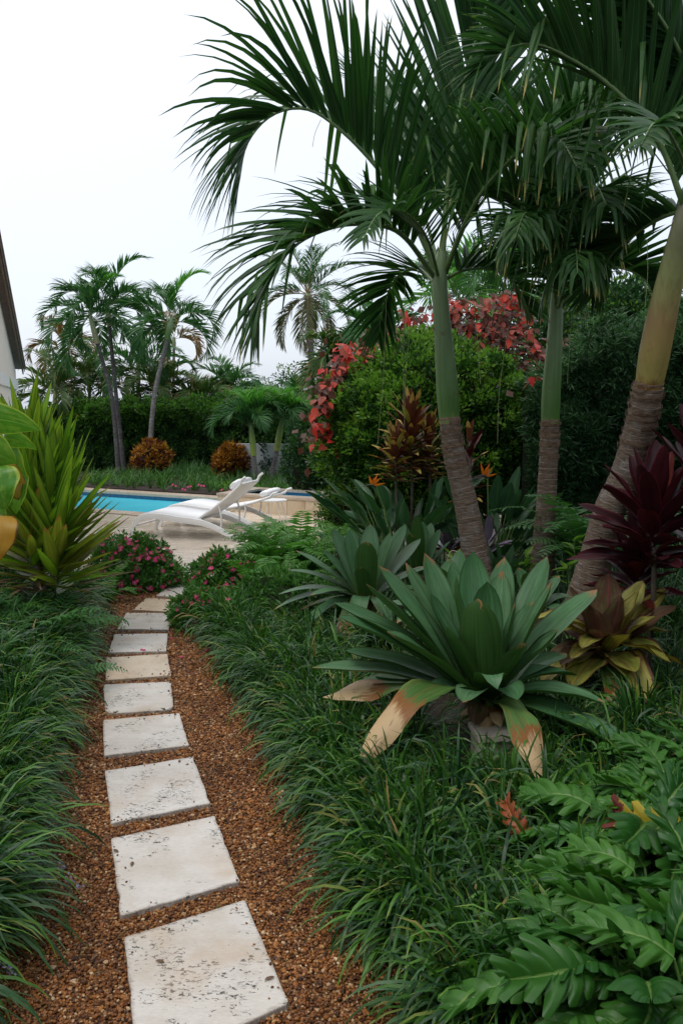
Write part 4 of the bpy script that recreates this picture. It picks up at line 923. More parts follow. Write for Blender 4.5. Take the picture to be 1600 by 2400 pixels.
bigpalm('middle ringed palm with ragged hanging leaflets, upright trunk',
    [(1262, 1480, Y2), (1266, 1380, Y2), (1276, 1230, Y2), (1285, 1070, Y2), (1288, 994, Y2)], [.10, .098, .088, .072, .068, .066],
    [(1288, 996, Y2), (1291, 917, Y2), (1300, 780, Y2), (1303, 713, Y2), (1306, 650, Y2)], [.064, .068, .064, .058, .052, .046, .034],
    [dict(p=[(1300, 720, Y2), (1284, 580, Y2 - .1), (1240, 500, Y2 - .2), (1185, 448, Y2 - .25), (1130, 450, Y2 - .3), (1090, 500, Y2 - .3)], **{**big, 'Lm': .55, 'nl': 40}, e0=50, e1=10, a0=50, a1=25, droop=.4, pet=.18),
     dict(p=[(1306, 700, Y2), (1300, 520, Y2 - .25), (1310, 380, Y2 - .55), (1350, 270, Y2 - .9), (1420, 230, Y2 - 1.2), (1480, 290, Y2 - 1.4)], **{**big, 'Lm': .68}, e0=48, e1=5, a0=55, a1=28, droop=.5, pet=.15, hang=.45, r0=.02),
     dict(p=[(1308, 715, Y2), (1340, 580, Y2 - .35), (1370, 480, Y2 - .8), (1395, 440, Y2 - 1.2), (1420, 480, Y2 - 1.5)], **{**big, 'Lm': .6}, e0=30, e1=-10, a0=65, a1=30, droop=.8, pet=.12, hang=.5, r0=.02),
     dict(p=[(1310, 735, Y2), (1345, 672, Y2 - .05), (1400, 632, Y2 - .1), (1460, 630, Y2 - .15), (1515, 662, Y2 - .2), (1538, 730, Y2 - .2)], **{**big, 'Lm': .48, 'nl': 40}, e0=60, e1=25, a0=50, a1=25, droop=.3, pet=.2, r0=.016),
     dict(p=[(1303, 720, Y2), (1290, 610, Y2 - .45), (1260, 520, Y2 - .95), (1230, 500, Y2 - 1.3), (1205, 560, Y2 - 1.5)], **{**big, 'Lm': .55}, e0=30, e1=-10, a0=60, a1=30, droop=.9, pet=.15, hang=.4),
     dict(p=[(1306, 720, Y2), (1310, 600, Y2 + .4), (1350, 500, Y2 + .9), (1420, 450, Y2 + 1.3), (1500, 470, Y2 + 1.6)], **{**big, 'Lm': .7}, e0=45, e1=10, a0=55, a1=28, droop=.4, pet=.15),
     dict(p=[(1304, 720, Y2), (1290, 620, Y2 + .5), (1240, 560, Y2 + 1.0), (1180, 560, Y2 + 1.4), (1130, 620, Y2 + 1.6)], **{**big, 'Lm': .5}, e0=45, e1=10, a0=55, a1=28, droop=.5, pet=.15),
     dict(p=[(1305, 690, Y2), (1315, 500, Y2 - .1), (1330, 330, Y2 - .15), (1350, 180, Y2 - .2)], **{**big, 'Lm': .75}, e0=15, e1=5, a0=35, a1=20, droop=.1, pet=.2, Nhint=(-.4, -1, 0)),
     dict(p=[(1306, 725, Y2), (1330, 640, Y2 - .6), (1345, 590, Y2 - 1.0), (1350, 590, Y2 - 1.4), (1352, 640, Y2 - 1.6)], **{**big, 'Lm': .42, 'nl': 34}, e0=10, e1=-20, a0=70, a1=35, droop=1.2, pet=.15, hang=.6)],
    'shaft', [(1340, 600, 900, 5.4, -12), (1185, 800, 1040, 5.4, -20)], husks=7)
bigpalm('leaning ringed palm at the right border with a yellowed crownshaft',
    [(1360, 1440, 4.9), (1392, 1325, 4.85), (1427, 1198, 4.75), (1463, 1121, 4.7), (1494, 1019, 4.6), (1519, 905, 4.5)], [.12, .115, .10, .092, .088, .082],
    [(1519, 907, 4.5), (1535, 815, 4.42), (1556, 713, 4.35), (1580, 611, 4.25), (1602, 520, 4.15), (1622, 440, 4.1)], [.074, .082, .080, .072, .064, .055, .04],
    [dict(p=[(1618, 500, 4.15), (1596, 469, 4.1), (1560, 370, 4.05), (1516, 290, 4.0), (1453, 223, 3.95), (1382, 165, 3.9), (1275, 108, 3.85), (1200, 108, 3.8), (1140, 150, 3.8)], **{**big, 'Lm': .62, 'nl': 84, 'W': .048}, e0=58, e1=35, a0=50, a1=28, droop=.45, pet=.12, r0=.018, hang=.12),
     dict(p=[(1620, 490, 4.15), (1560, 505, 4.3), (1500, 540, 4.5), (1430, 600, 4.7), (1390, 690, 4.8)], **{**big, 'Lm': .45}, e0=50, e1=10, a0=50, a1=25, droop=.3, pet=.1),
     dict(p=[(1625, 470, 4.15), (1640, 320, 4.1), (1620, 200, 4.0), (1575, 90, 3.9), (1500, -20, 3.8), (1420, -90, 3.7)], **{**big, 'Lm': .6}, e0=40, e1=10, a0=45, a1=25, droop=.2, pet=.15, r0=.02),
     dict(p=[(1630, 470, 4.15), (1610, 330, 4.5), (1570, 220, 4.9), (1500, 130, 5.3), (1420, 80, 5.6)], **{**big, 'Lm': .65}, e0=45, e1=10, a0=45, a1=25, droop=.3, pet=.15),
     dict(p=[(1640, 470, 4.15), (1700, 330, 4.1), (1800, 260, 4.0), (1900, 300, 3.9)], **{**big, 'Lm': .6}, e0=45, e1=10, a0=45, a1=25, droop=.3, pet=.15),
     dict(p=[(1628, 480, 4.15), (1600, 380, 3.8), (1560, 300, 3.4), (1530, 290, 3.1), (1500, 340, 2.9)], **{**big, 'Lm': .35, 'nl': 34, 'W': .05}, e0=45, e1=10, a0=50, a1=25, droop=.5, pet=.3)],
    'shaftyellow', [(1515, 560, 720, 4.3, -5)], husks=10)

# ---- far palms
fm = [M['palmfar'], M['rachis'], M['palmbright']]
def farpalm(name, label, base, top, Y, r, fl, nf, mats, shm, shl, group=None, lm=0.54, bright=1, trunk='trunkfar', nlf=46, W=0.052, up=78, seed=0, low=5, mid=None, dark=False, droop=.45, cat='palm tree', shr=1.1, archf=1.0, nfx=0):
    nf += nfx
    b = At(*base, Y); b[2] = max(0, min(b[2], 0.3)); c = At(*top, Y); m_ = At(*mid, Y) if mid else (b + c) / 2
    t = thing(name, label, cat, b, group)
    mb, P = trunk_mesh([b - [0, 0, .1], b, m_, c], [r * 1.25, r, r * .9, r * .8], 50, 10, .03, .08); mb.build('trunk', M[trunk], t)
    d = nrm(c - m_); e = c + d * shl
    if shl > 0.02: shaft_mesh([c, c + d * shl * .5, e], [r * shr, r * shr * 1.08, r * .75], 14, 10)[0].build('crownshaft', M[shm], t)
    rs = np.random.default_rng(seed)
    for k in range(nf):
        az = k * 2.4 + rs.uniform(-.3, .3); f = k / (nf - 1)
        el = R(up + (low - up) * f) + rs.uniform(-.1, .1); L = fl * rs.uniform(.85, 1.1)
        h = np.array([cos(az), sin(az), 0]); pts = [e - d * shl * .15]; p_ = pts[0]; a = el
        for s_ in range(6):
            p_ = p_ + (h * cos(a) + np.array([0, 0, 1.]) * sin(a)) * L / 6; pts.append(p_); a -= (.15 + .11 * s_) * archf * (1.15 if f > .3 else .7)
        mb = MB(); frond(mb, pts, nl=nlf, Lm=lm * (.8 if k == 0 else 1), W=W, e0=55, e1=10, a0=48, a1=25, droop=droop, pet=.14, r0=r * .16, seg=3, lm=2 if k < bright else 0, cols=2)
        mb.build('frond', mats, t)
    return t
g_ = 'slender palms standing in a row behind the pool'
farpalm('palm_tree', 'left slender palm behind the pool, pale crownshaft and a bright new frond', (278, 1098), (229, 806), 18.5, .052, 1.55, 10, fm, 'shaftpale', .62, g_, mid=(262, 930), trunk='trunkdark', seed=1, low=-15)
farpalm('palm_tree', 'tallest slender palm behind the pool, black upper trunk', (291, 1098), (257, 765), 18.9, .052, 1.6, 10, fm, 'shaftpale', .5, g_, mid=(273, 930), trunk='trunkdark', seed=2, bright=0, low=-10)
farpalm('palm_tree', 'right slender palm behind the pool, leaning grey trunk with green crownshaft', (349, 1060), (392, 795), 18.3, .055, 1.55, 10, fm, 'shaft', .5, g_, mid=(362, 930), seed=5, bright=1, low=-20)
g2 = 'two small palms in front of the far hedge'
farpalm('small_palm', 'small palm with lime green crownshaft before the far hedge, left of two', (602, 1136), (595, 1068), 16.0, .055, 1.0, 14, fm, 'shaftlime', .62, g2, seed=7, mid=(598, 1100), lm=.42, bright=3, up=84, low=44, W=.04, droop=.6, shr=1.1)
farpalm('small_palm', 'small palm with leaning trunk before the far hedge, right of two', (633, 1138), (648, 1056), 16.3, .058, 1.0, 14, fm, 'shaftlime', .66, g2, seed=8, mid=(640, 1100), lm=.42, bright=9, up=84, low=44, W=.04, droop=.6, shr=1.1)
farpalm('coconut_palm', 'tall coconut palm with drooping yellow brown fronds in the distance', (732, 900), (722, 700), 38, .17, 3.0, 21, [M['coco'], M['rachisdry'], M['palmfar']], 'shaftpale', 0.25, None, lm=.85, bright=12, nlf=48, W=.07, seed=9, low=-60, mid=(728, 800), droop=.7, archf=.62)
ar = [M['areca'], M['rachisdry'], M['palmfar']]; ad = [M['arecadry'], M['rachisdry'], M['areca']]
g3 = 'palms crowding behind the far hedge'
for i, (bx, tx, ty, Y, fl, nf, mm, lab) in enumerate([
    (150, 150, 800, 23, 1.5, 4, ad, 'bronzed palm with arching orange fronds left of the slender palms'),
    (405, 408, 775, 24, 1.4, 3, ad, 'bronzed palm with orange fronds right behind the leaning grey trunk'),
    (130, 130, 905, 21, 1.7, 11, ar, 'low green palm behind the sword leaved plant at the left'),
    (215, 210, 880, 21.5, 1.7, 12, ar, 'dark low palm behind the two left slender trunks'),
    (330, 325, 860, 21.5, 1.9, 14, fm, 'upright bushy green palm between the slender palm trunks'),
    (380, 380, 905, 21, 1.4, 12, ar, 'low palm right of the leaning grey trunk, behind the hedge'),
    (470, 470, 935, 21, 1.3, 12, ar, 'low olive green palm just over the far hedge, left of the small palms'),
    (540, 540, 910, 22, 1.5, 13, fm, 'low green palm behind the left small palm'),
    (690, 690, 935, 21, 1.2, 10, fm, 'green palm between the small palms and the red shrub'),
    (800, 800, 850, 14.5, .95, 11, ar, 'feathery palm rising over the left end of the clipped shrub'),
    (880, 880, 800, 14.5, 1.2, 12, fm, 'green palm over the middle of the clipped shrub'),
    ]):
    farpalm('background_palm', lab, (bx, 1060), (tx, ty + 40), Y, .05, fl, nf, mm, 'shaftpale', .3, g3, seed=20 + i, lm=.5, bright=1 if mm is not fm else 0, nlf=34, W=.06, low=-5, droop=.7, nfx=4)
for (x, y, lab, mt) in ((1075, 745, 'bright yellow green palm tip above the red shrub', 'palmbright'), (1160, 745, 'bright green palm crown behind the red shrub, right of the yellow green one', 'palmfar')):
    farpalm('background_palm', lab, (x, 1100), (x, y), 13, .05, 1.3, 11, [M[mt], M['rachis'], M['palmbright']], 'shaftlime', .3, 'palms over the copperleaf', seed=int(x), lm=.45, bright=3, nlf=26, up=80, low=20)

# ================================================================== FAR HEDGE, BED, WALL
def foliage(mb, c, n_, L, W, k=7, mat=0, young=None, pyoung=0.3, spread=0.05, up=0.3, leafspread=1.0):
    """shoots at points c facing n_: k leaves round each"""
    n = len(c)
    yng = rng.random(n) < pyoung if young is not None else np.zeros(n, bool)
    for msk, mt in ((~yng, mat), (yng, young)):
        if mt is None or not msk.any(): continue
        cc, nn = c[msk], nrm(n_[msk] + np.array([0, 0, up])); m = len(cc)
        C2 = np.repeat(cc, k, 0); N2 = np.repeat(nn, k, 0)
        r = nrm(rng.normal(0, 1, (m * k, 3))); d = nrm(N2 * 0.75 + r * leafspread)
        pos = C2 + r * spread * rng.random((m * k, 1)); sd = nrm(np.cross(d, rng.normal(0, 1, (m * k, 3))))
        kites(mb, pos, d, sd, L * rng.uniform(.7, 1.25, m * k), W * rng.uniform(.8, 1.2, m * k), .2, mt, rv=np.clip(np.repeat(rng.random(m), k) * .7 + rng.random(m * k) * .3, 0, 1))
    return mb
def lumpy(p, s, a): return np.array([mnoise.noise(Vector((float(x) * s, float(y) * s, float(z) * s))) for x, y, z in p]) * a

hA, hB = At(95, 1100, 20.5), At(800, 1100, 17.6); hA[2] = hB[2] = 0
hdg = thing('clipped_hedge', 'long dark clipped hedge closing the garden behind the pool', 'hedge', (hA + hB) / 2)
hdir = nrm(hB - hA); hn = np.array([hdir[1], -hdir[0], 0]); hL = np.linalg.norm(hB - hA)
n = 9000; s_ = rng.random(n) * hL; z = rng.random(n) ** .8 * 1.62; face = rng.random(n) < .78
dep = np.where(face, 0, rng.random(n) * .9); z = np.where(face, z, 1.62)
P = hA + hdir * s_[:, None] - hn * dep[:, None] + np.array([0, 0, 1]) * z[:, None]
Nm = np.where(face[:, None], hn, np.array([0, 0, 1.])); P = P + Nm * (lumpy(P, 1.4, .30) + lumpy(P, 4, .24))[:, None]
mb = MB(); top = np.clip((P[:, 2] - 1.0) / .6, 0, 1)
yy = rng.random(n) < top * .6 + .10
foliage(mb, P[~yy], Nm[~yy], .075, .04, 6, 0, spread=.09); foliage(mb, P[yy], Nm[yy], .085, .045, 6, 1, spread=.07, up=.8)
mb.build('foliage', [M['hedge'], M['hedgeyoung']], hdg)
mb = MB(); q = [hA - hn * .15, hB - hn * .15, hB - hn * 1.0, hA - hn * 1.0]; mb.prism(q, 0, 1.5).build('shade_core', M['core'], hdg, smooth=False)  # solid dark block in place of the hedge's shaded inside
wl = thing('garden_wall', 'weathered whitish wall glimpsed behind the two small palms', 'wall', At(640, 1138, 17.0) * [1, 1, 0])
wp = wl.location
for i in range(5):
    MB().box((wp[0] - .62 + i * .31, wp[1] + .02 - i * .05, .40), (.308, .12, .86)).build('panel', M['wallgrey'], wl, smooth=False)
mb = MB(); n = 420; P = np.c_[rng.uniform(-.9, .9, n) + wp[0], rng.uniform(-.12, -.08, n) + wp[1], rng.random(n) * .95]
P = P[(lumpy(P, 3.0, 1.0) > 0.16)]; P[:, 1] += 0.02 - (P[:, 0] - wp[0] + .62) * .16
o = foliage(mb, P, np.tile([0, -1., 0], (len(P), 1)), .07, .04, 6, spread=.06).build('creeper', M['hedge']); tag(o, 'dark creeper growing over the whitish wall', 'creeper')

# raised planting strip behind the pool
bedq = [DK(-13, v1 + .33), DK(-4.0, v1 + .33), DK(-4.0, 16), DK(-13, 22)]
o = MB().prism(bedq, -0.01, 0.07).build('planting_bed', M['soil'], smooth=False); tag(o, kind='structure')
def clumps(mb, x, y, nb, L, W, z=0.0, el=(35, 85), droop=.5, nseg=4, lean=None, leanamt=0.0, mats=(0,), pm_=None, brad=.03, hgt=0.0):
    n = len(x); N_ = n * nb
    az = rng.uniform(0, 2 * pi, N_); e = np.radians(rng.uniform(*el, N_))
    d = np.c_[np.cos(az) * np.cos(e), np.sin(az) * np.cos(e), np.sin(e)]
    if lean is not None: d = nrm(d + np.repeat(np.broadcast_to(lean, (n, 3)), nb, 0) * leanamt)
    b = np.c_[np.repeat(x, nb) + np.cos(az) * brad * rng.random(N_), np.repeat(y, nb) + np.sin(az) * brad * rng.random(N_), np.full(N_, z) if np.ndim(z) == 0 else np.repeat(z, nb)]
    sd = np.cross(d, [0, 0, 1.0]) + rng.normal(0, .15, (N_, 3))
    Ls = L * rng.uniform(.6, 1.15, N_) * np.repeat(rng.uniform(.85, 1.15, n), nb); Ws = W * rng.uniform(.75, 1.2, N_)
    mi = rng.choice(len(mats), N_, p=pm_) if len(mats) > 1 else np.zeros(N_, int)
    rv = np.clip(np.repeat(rng.random(n), nb) * .5 + rng.random(N_) * .5, 0, 1)
    for k, mt in enumerate(mats):
        q = mi == k
        if q.any(): ribbons(mb, b[q], d[q], sd[q], Ls[q], Ws[q], droop * rng.uniform(.5, 1.6, q.sum()), nseg, 'blade', 0, rng.normal(0, .5, q.sum()), mt, 2, rv=rv[q])
    return mb
x, y = scatter([DK(-12.5, v1 + .45), DK(-4.2, v1 + .45), DK(-4.2, v1 + 2.4), DK(-12.5, v1 + 6.5)], .28)
mb = clumps(MB(), x, y, 22, .34, .014, .07, (40, 85), .6, 3)
o = mb.build('border_grass', M['liri']); tag(o, 'low strappy grass filling the bed behind the pool', 'border grass', kind='stuff')
# low flowering plants right behind the coping
x, y = scatter([DK(-8.6, v1 + .38), DK(-5.2, v1 + .38), DK(-5.2, v1 + .8), DK(-8.6, v1 + .8)], .10)
P = np.c_[x, y, np.full(len(x), .13) + rng.random(len(x)) * .08]
mb = foliage(MB(), P, np.tile([0, -.3, 1.], (len(P), 1)), .06, .03, 9, 0, young=1, pyoung=.2, spread=.07)
o = mb.build('bedding_plants', [M['vinca'], M['shrubyoung']]); tag(o, 'low green bedding plants along the far pool coping', 'bedding plants', kind='stuff')
def flower_mesh(r=.02, mats=None):
    mb = MB(); a = np.arange(5) * 2 * pi / 5; d = np.c_[np.cos(a), np.sin(a), np.full(5, .18)]; sd = np.c_[-np.sin(a), np.cos(a), np.zeros(5)]
    ribbons(mb, d * .002, d, sd, r, r * .95, .05, 3, 'oval', 0, 0, 0, 2)
    b = np.arange(6) * pi / 3; mb.add(np.c_[np.cos(b) * r * .13, np.sin(b) * r * .13, np.full(6, r * .12)], [list(range(6))], mat=1)
    return mb.mesh('flower', mats or [M['pink'], M['pinkeye']])
FL = flower_mesh(.021)
bp = thing('flowering_bedding', 'scattered small coral flowers on the low plants behind the pool', 'flowers', (*DK(-6.8, v1 + .6), .07))
for (px, py) in ((405, 1136), (412, 1139), (428, 1146), (434, 1148), (441, 1141), (447, 1140), (466, 1136), (472, 1138), (478, 1139), (520, 1148), (538, 1150), (700, 1131), (718, 1150), (708, 1143), (690, 1140)):
    Yf = 14.2 + (470 - px) * .006; p = At(px, py, Yf)
    inst('flower', FL, bp, p, Matrix.Rotation(R(60), 3, 'X'), 1.0)

def bush(name, label, c, rad, n, L, W, mats, k=7, young=1, py=.3, corem='core', group=None, cat='bush', stem=True, lump=.10, up=.3, spread=.05, corescale=.86, zmin=0, lumps=2.2, extra=None, frontonly=False):
    c = np.array(c, float); t = thing(name, label, cat, (c[0], c[1], zmin), group)
    d = nrm(rng.normal(0, 1, (n, 3)))
    if frontonly: d[:, 1] = np.where(d[:, 1] > .35, -d[:, 1], d[:, 1])
    _f = lumpy(d + 4, lumps * 5.5, 1.0); r = 1 + lumpy(d, lumps, lump) + lumpy(d + 9, lumps * 2.7, lump * .7) + _f * lump * .45
    P = c + d * rad * r[:, None] * (1 - .10 * rng.random((n, 1)) ** 2); ok = P[:, 2] > zmin + .02
    P, d = P[ok], d[ok]; mb = MB()
    _f = _f[ok]; yq = rng.random(len(P)) < np.clip(py * (1 + 3.0 * _f) * (0.55 + .9 * np.clip(d[:, 2] + .3, 0, 1)), 0, .95)  # young tips favour bumps and top; darker hollows also stand in for shade
    Nn_ = nrm(d / np.array(rad))
    foliage(mb, P[~yq], Nn_[~yq], L, W, k, 0, None, 0, spread, up)
    if young is not None and yq.any(): foliage(mb, P[yq], Nn_[yq], L, W, k, young, None, 0, spread, up)
    mb.build('foliage', mats, t)
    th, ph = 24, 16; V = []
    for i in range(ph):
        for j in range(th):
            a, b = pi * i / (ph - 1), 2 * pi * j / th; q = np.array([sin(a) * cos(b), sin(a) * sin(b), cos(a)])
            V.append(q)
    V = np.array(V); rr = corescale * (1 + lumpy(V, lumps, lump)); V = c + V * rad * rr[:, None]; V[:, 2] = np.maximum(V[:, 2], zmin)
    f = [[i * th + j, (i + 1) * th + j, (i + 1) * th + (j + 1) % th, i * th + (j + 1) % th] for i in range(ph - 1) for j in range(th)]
    MB().add(V, f).build('shade_core', M[corem], t)  # solid dark lump, imitates the shaded interior and blocks light
    return t
# orange crotons at the hedge foot
for (px, py, Y, rr, lab) in ((355, 1075, 17.6, .42, 'orange and yellow croton bush at the foot of the leaning grey palm'), (540, 1095, 16.8, .36, 'orange croton bush left of the two small palms')):
    c = At(px, py, Y)
    bush('croton_bush', lab, (c[0], c[1], .42), (rr * .85, rr * .85, .40 if rr > .4 else .34), 380, .11, .035, [M['crotondark'], M['croton']], 8, 1, .5, group='croton bushes before the far hedge', cat='bush', lump=.30, up=1.0, zmin=.07, corescale=.6)
for (px, py, Y, lab) in ((430, 1108, 17.2, 'feathery blue green small shrub beside the orange croton'), (462, 1100, 17.2, 'feathery blue green small shrub nearer the small palms')):
    c = At(px, py, Y); t = thing('feathery_shrub', lab, 'shrub', (c[0], c[1], .07), 'feathery shrubs before the far hedge'); mb = MB()
    clumps(mb, np.array([c[0]] * 3) + [-.1, 0, .1], np.array([c[1]] * 3), 70, .42, .012, .07, (15, 85), .3, 3); mb.build('foliage', M['podoyoung'], t)

# ================================================================== THE CLIPPED SHRUB AND THE COPPERLEAF BEHIND
c = At(1010, 960, 9.2)
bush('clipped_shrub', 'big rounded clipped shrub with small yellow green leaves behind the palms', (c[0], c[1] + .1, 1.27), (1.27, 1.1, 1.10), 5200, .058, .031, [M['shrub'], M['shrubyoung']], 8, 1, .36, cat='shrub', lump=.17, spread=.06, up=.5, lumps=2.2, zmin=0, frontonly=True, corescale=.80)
lv = []
for k in range(3):
    mb = MB(); leafpath(mb, bez(np.zeros(3), np.array([0, .5, .12]), np.array([0, 1, -.12]), 6), (1, 0, 0), .62, 'heart', .12, cols=3, wave=.05)
    lv.append([mb.mesh('leaf', [M[q]]) for q in ('copper', 'copperred', 'copperdark')])
cop = thing('copperleaf_shrub', 'red and bronze copperleaf shrub rising behind the clipped shrub', 'shrub', At(1010, 1000, 10.2) * [1, 1, 0])
cpts = []
def reg(px0, px1, py0, py1, Y, n, red, dark):
    for _ in range(n):
        cpts.append((At(rng.uniform(px0, px1), rng.uniform(py0, py1), Y + rng.uniform(-.35, .25)), red, dark))
reg(1035, 1250, 695, 780, 9.9, 170, .3, .22); reg(1110, 1250, 760, 860, 9.6, 80, .35, .25); reg(940, 1050, 730, 800, 10.0, 55, .25, .35); reg(1250, 1385, 785, 870, 9.8, 65, .35, .3)
reg(860, 965, 765, 830, 9.9, 50, .25, .35); reg(785, 860, 800, 875, 9.4, 75, .75, .1); reg(748, 805, 855, 935, 9.1, 50, .45, .35); reg(732, 778, 925, 1045, 9.0, 55, .5, .35); reg(765, 790, 1030, 1060, 9.0, 8, .9, 0)
reg(1240, 1262, 880, 900, 8.3, 5, .2, 0); reg(1150, 1235, 690, 715, 10.0, 25, .6, .1)
_o = rng.permutation(len(cpts)); cpts = [cpts[i] for i in _o]
rest = MB(); rst = [[], [], []]
for i, (p, red, dark) in enumerate(cpts):
    a = rng.uniform(-2.6, -.5); e = rng.uniform(-1.25, .1); d = np.array([cos(a) * cos(e), sin(a) * cos(e), sin(e)]); sd = np.cross(d, [0, 0, 1.]) + rng.normal(0, .35, 3)
    q = rng.random(); w_ = 1 if q < red else (2 if q < red + dark else 0); sc = rng.uniform(.09, .15)
    if i < 298: inst('leaf', lv[rng.integers(3)][w_], cop, p, frame_from(d, sd), sc)
    else: rst[w_].append((p, d, sd, sc))
n = 1000; P = []
while len(P) < n:
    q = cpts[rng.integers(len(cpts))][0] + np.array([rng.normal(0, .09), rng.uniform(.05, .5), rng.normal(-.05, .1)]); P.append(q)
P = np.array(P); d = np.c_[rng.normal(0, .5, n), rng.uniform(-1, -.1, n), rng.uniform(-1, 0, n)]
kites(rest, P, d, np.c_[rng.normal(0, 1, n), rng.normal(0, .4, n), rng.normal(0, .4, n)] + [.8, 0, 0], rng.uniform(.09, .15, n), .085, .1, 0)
for w_ in range(3):
    if rst[w_]: ribbons(rest, [q[0] for q in rst[w_]], np.array([q[1] for q in rst[w_]]), np.array([q[2] for q in rst[w_]]), np.array([q[3] for q in rst[w_]]), np.array([q[3] * .62 for q in rst[w_]]), .25, 4, 'heart', .1, 0, w_ + 1, 3)
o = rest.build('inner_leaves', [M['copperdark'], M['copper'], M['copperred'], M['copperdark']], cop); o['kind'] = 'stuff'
mb = MB()
for k in range(26):
    q = cpts[rng.integers(len(cpts))][0]; b0 = np.array([q[0] * .75 + cop.location[0] * .25, 10.4, .1]); mb.tube(spline([b0, (b0 + q) / 2 + [0, .2, .1], q + [0, .1, 0]], 8), .008, 4)
mb.build('branches', M['stemwood'], cop)

# ================================================================== PODOCARPUS HEDGE AT RIGHT
pod = thing('podocarpus_hedge', 'dark fine needled hedge filling the right background, with added unseen light screens', 'hedge', At(1500, 1300, 7.9) * [1, 1, 0])
n = 6400; px = rng.uniform(1240, 1780, n); 
topy = np.interp(px, [1240, 1310, 1360, 1440, 1500, 1560, 1700, 1780], [930, 880, 830, 790, 800, 780, 730, 720])
X = (px - 800) / F * 8.0; ztop = np.array([At(a, b, 8.0)[2] for a, b in zip(px, topy)])
isTop = rng.random(n) < .15; z = np.where(isTop, ztop + .0, rng.random(n) * ztop); yv = np.where(isTop, 8.0 + rng.random(n) * 1.1, 8.0)
P = np.c_[X, yv, z]; Nm = np.where(isTop[:, None], [0, 0, 1.], [0, -1., .15]); P = P + Nm * (lumpy(P, 1.3, .38) + lumpy(P, 3.6, .16))[:, None]
def needles(mb, P, Nm, k, L, W, mat):
    m = len(P); C2 = np.repeat(P, k, 0); Ax = nrm(np.repeat(nrm(Nm + rng.normal(0, .45, (m, 3)) + [0, 0, .35]), k, 0)); s_ = rng.random((m * k, 1)) * .12
    r = rng.normal(0, 1, (m * k, 3)); r = nrm(r - Ax * np.sum(r * Ax, 1)[:, None]); d = nrm(Ax * .6 + r)
    kites(mb, C2 + Ax * s_, d, np.cross(d, rng.normal(0, 1, (m * k, 3))), L * rng.uniform(.7, 1.2, m * k), W, .1, mat, rv=np.repeat(rng.random(m), k))
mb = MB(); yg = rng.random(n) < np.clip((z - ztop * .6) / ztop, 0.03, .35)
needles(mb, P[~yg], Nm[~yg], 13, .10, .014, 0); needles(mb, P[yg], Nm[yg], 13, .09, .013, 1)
Q = np.c_[np.full(2600, 3.9), rng.uniform(-1, 7.9, 2600), rng.random(2600) * 2.7]; NQ = np.tile([-1., 0, .15], (2600, 1)); Q = Q + NQ * (lumpy(Q, 1.3, .5) + lumpy(Q, 3.6, .2))[:, None]  # added hedge run out of frame, cuts sky light from the right
needles(mb, Q, NQ, 12, .11, .018, 0)
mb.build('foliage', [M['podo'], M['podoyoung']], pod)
Q = np.c_[rng.uniform(-4, 4.2, 2000), np.full(2000, -1.7), rng.random(2000) * 3.1]; NQ = np.tile([0, 1., .15], (2000, 1)); Q = Q + NQ * (lumpy(Q, 1.3, .4))[:, None]  # added screen behind the camera, unseen, blocks sky light
mb = MB(); needles(mb, Q, NQ, 9, .12, .02, 0); mb.build('added_screen_foliage', M['podo'], pod)
MB().box((0.1, -2.4, 1.5), (8.6, .9, 3.0)).build('shade_core', M['core'], pod, smooth=False)  # solid block inside the added rear screen, stops light from behind
MB().box((4.6, 3.4, 1.3), (1.0, 9.0, 2.6)).build('shade_core', M['core'], pod, smooth=False)  # solid block of the added side hedge, blocks light out of view
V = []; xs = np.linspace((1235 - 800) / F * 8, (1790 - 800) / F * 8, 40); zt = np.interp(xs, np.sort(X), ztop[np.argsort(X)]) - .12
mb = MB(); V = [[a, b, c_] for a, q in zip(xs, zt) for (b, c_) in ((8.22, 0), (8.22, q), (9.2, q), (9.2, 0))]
mb.add(V, [[i * 4 + j, i * 4 + 4 + j, i * 4 + 5 + j, i * 4 + 1 + j] for i in range(39) for j in range(3)]); mb.build('shade_core', M['core'], pod)  # dark solid filling, stands for the shade within the hedge

# broad trees behind at right
def crowntree(label, cx, cy, Y, rx, rz, n, group='trees beyond the right hedge'):
    c = At(cx, cy, Y); t = thing('broadleaf_tree', label, 'tree', (c[0], c[1], 0), group)
    MB().tube(spline([(c[0], c[1], -.1), (c[0] + .1, c[1], c[2] * .5), (c[0], c[1], c[2])], 12), np.linspace(.16, .06, 12), 8).build('trunk', M['stemwood'], t)
    mb = MB(); k = 9
    subs = c + rng.normal(0, 1, (k, 3)) * np.array([rx * .42, .5, rz * .42]); per = n // k
    for s_ in subs:
        d = nrm(rng.normal(0, 1, (per, 3))); P = s_ + d * np.array([rx * .42, rx * .42, rz * .42]) * (1 + lumpy(d, 3, .3))[:, None] * rng.uniform(.6, 1, (per, 1))
        foliage(mb, P, d, .11, .05, 6, 0, 1, .18, .10)
    mb.build('crown', [M['tree'], M['shrubyoung']], t)
    mb = MB()
    for s_ in subs: mb.tube(spline([(c[0], c[1], c[2] * .6), (np.array([c[0], c[1], c[2] * .8]) + s_) / 2, s_], 6), np.linspace(.05, .012, 6), 5)
    mb.build('limbs', M['stemwood'], t)
crowntree('dark broadleaf tree showing between the middle and right palms', 1370, 730, 15, 1.1, .9, 1300)
crowntree('smaller dark broadleaf tree right of it, beside the leaning palm', 1470, 780, 15.5, .9, .6, 900)
crowntree('broadleaf tree behind the bright palm tips', 1160, 745, 16, 1.2, .8, 800)
crowntree('dark tree mass behind the yellow crownshaft at the right border', 1590, 770, 15, 1.2, .9, 900)
crowntree('small dark tree behind the right side of the clipped shrub', 1290, 820, 14, .8, .8, 700)
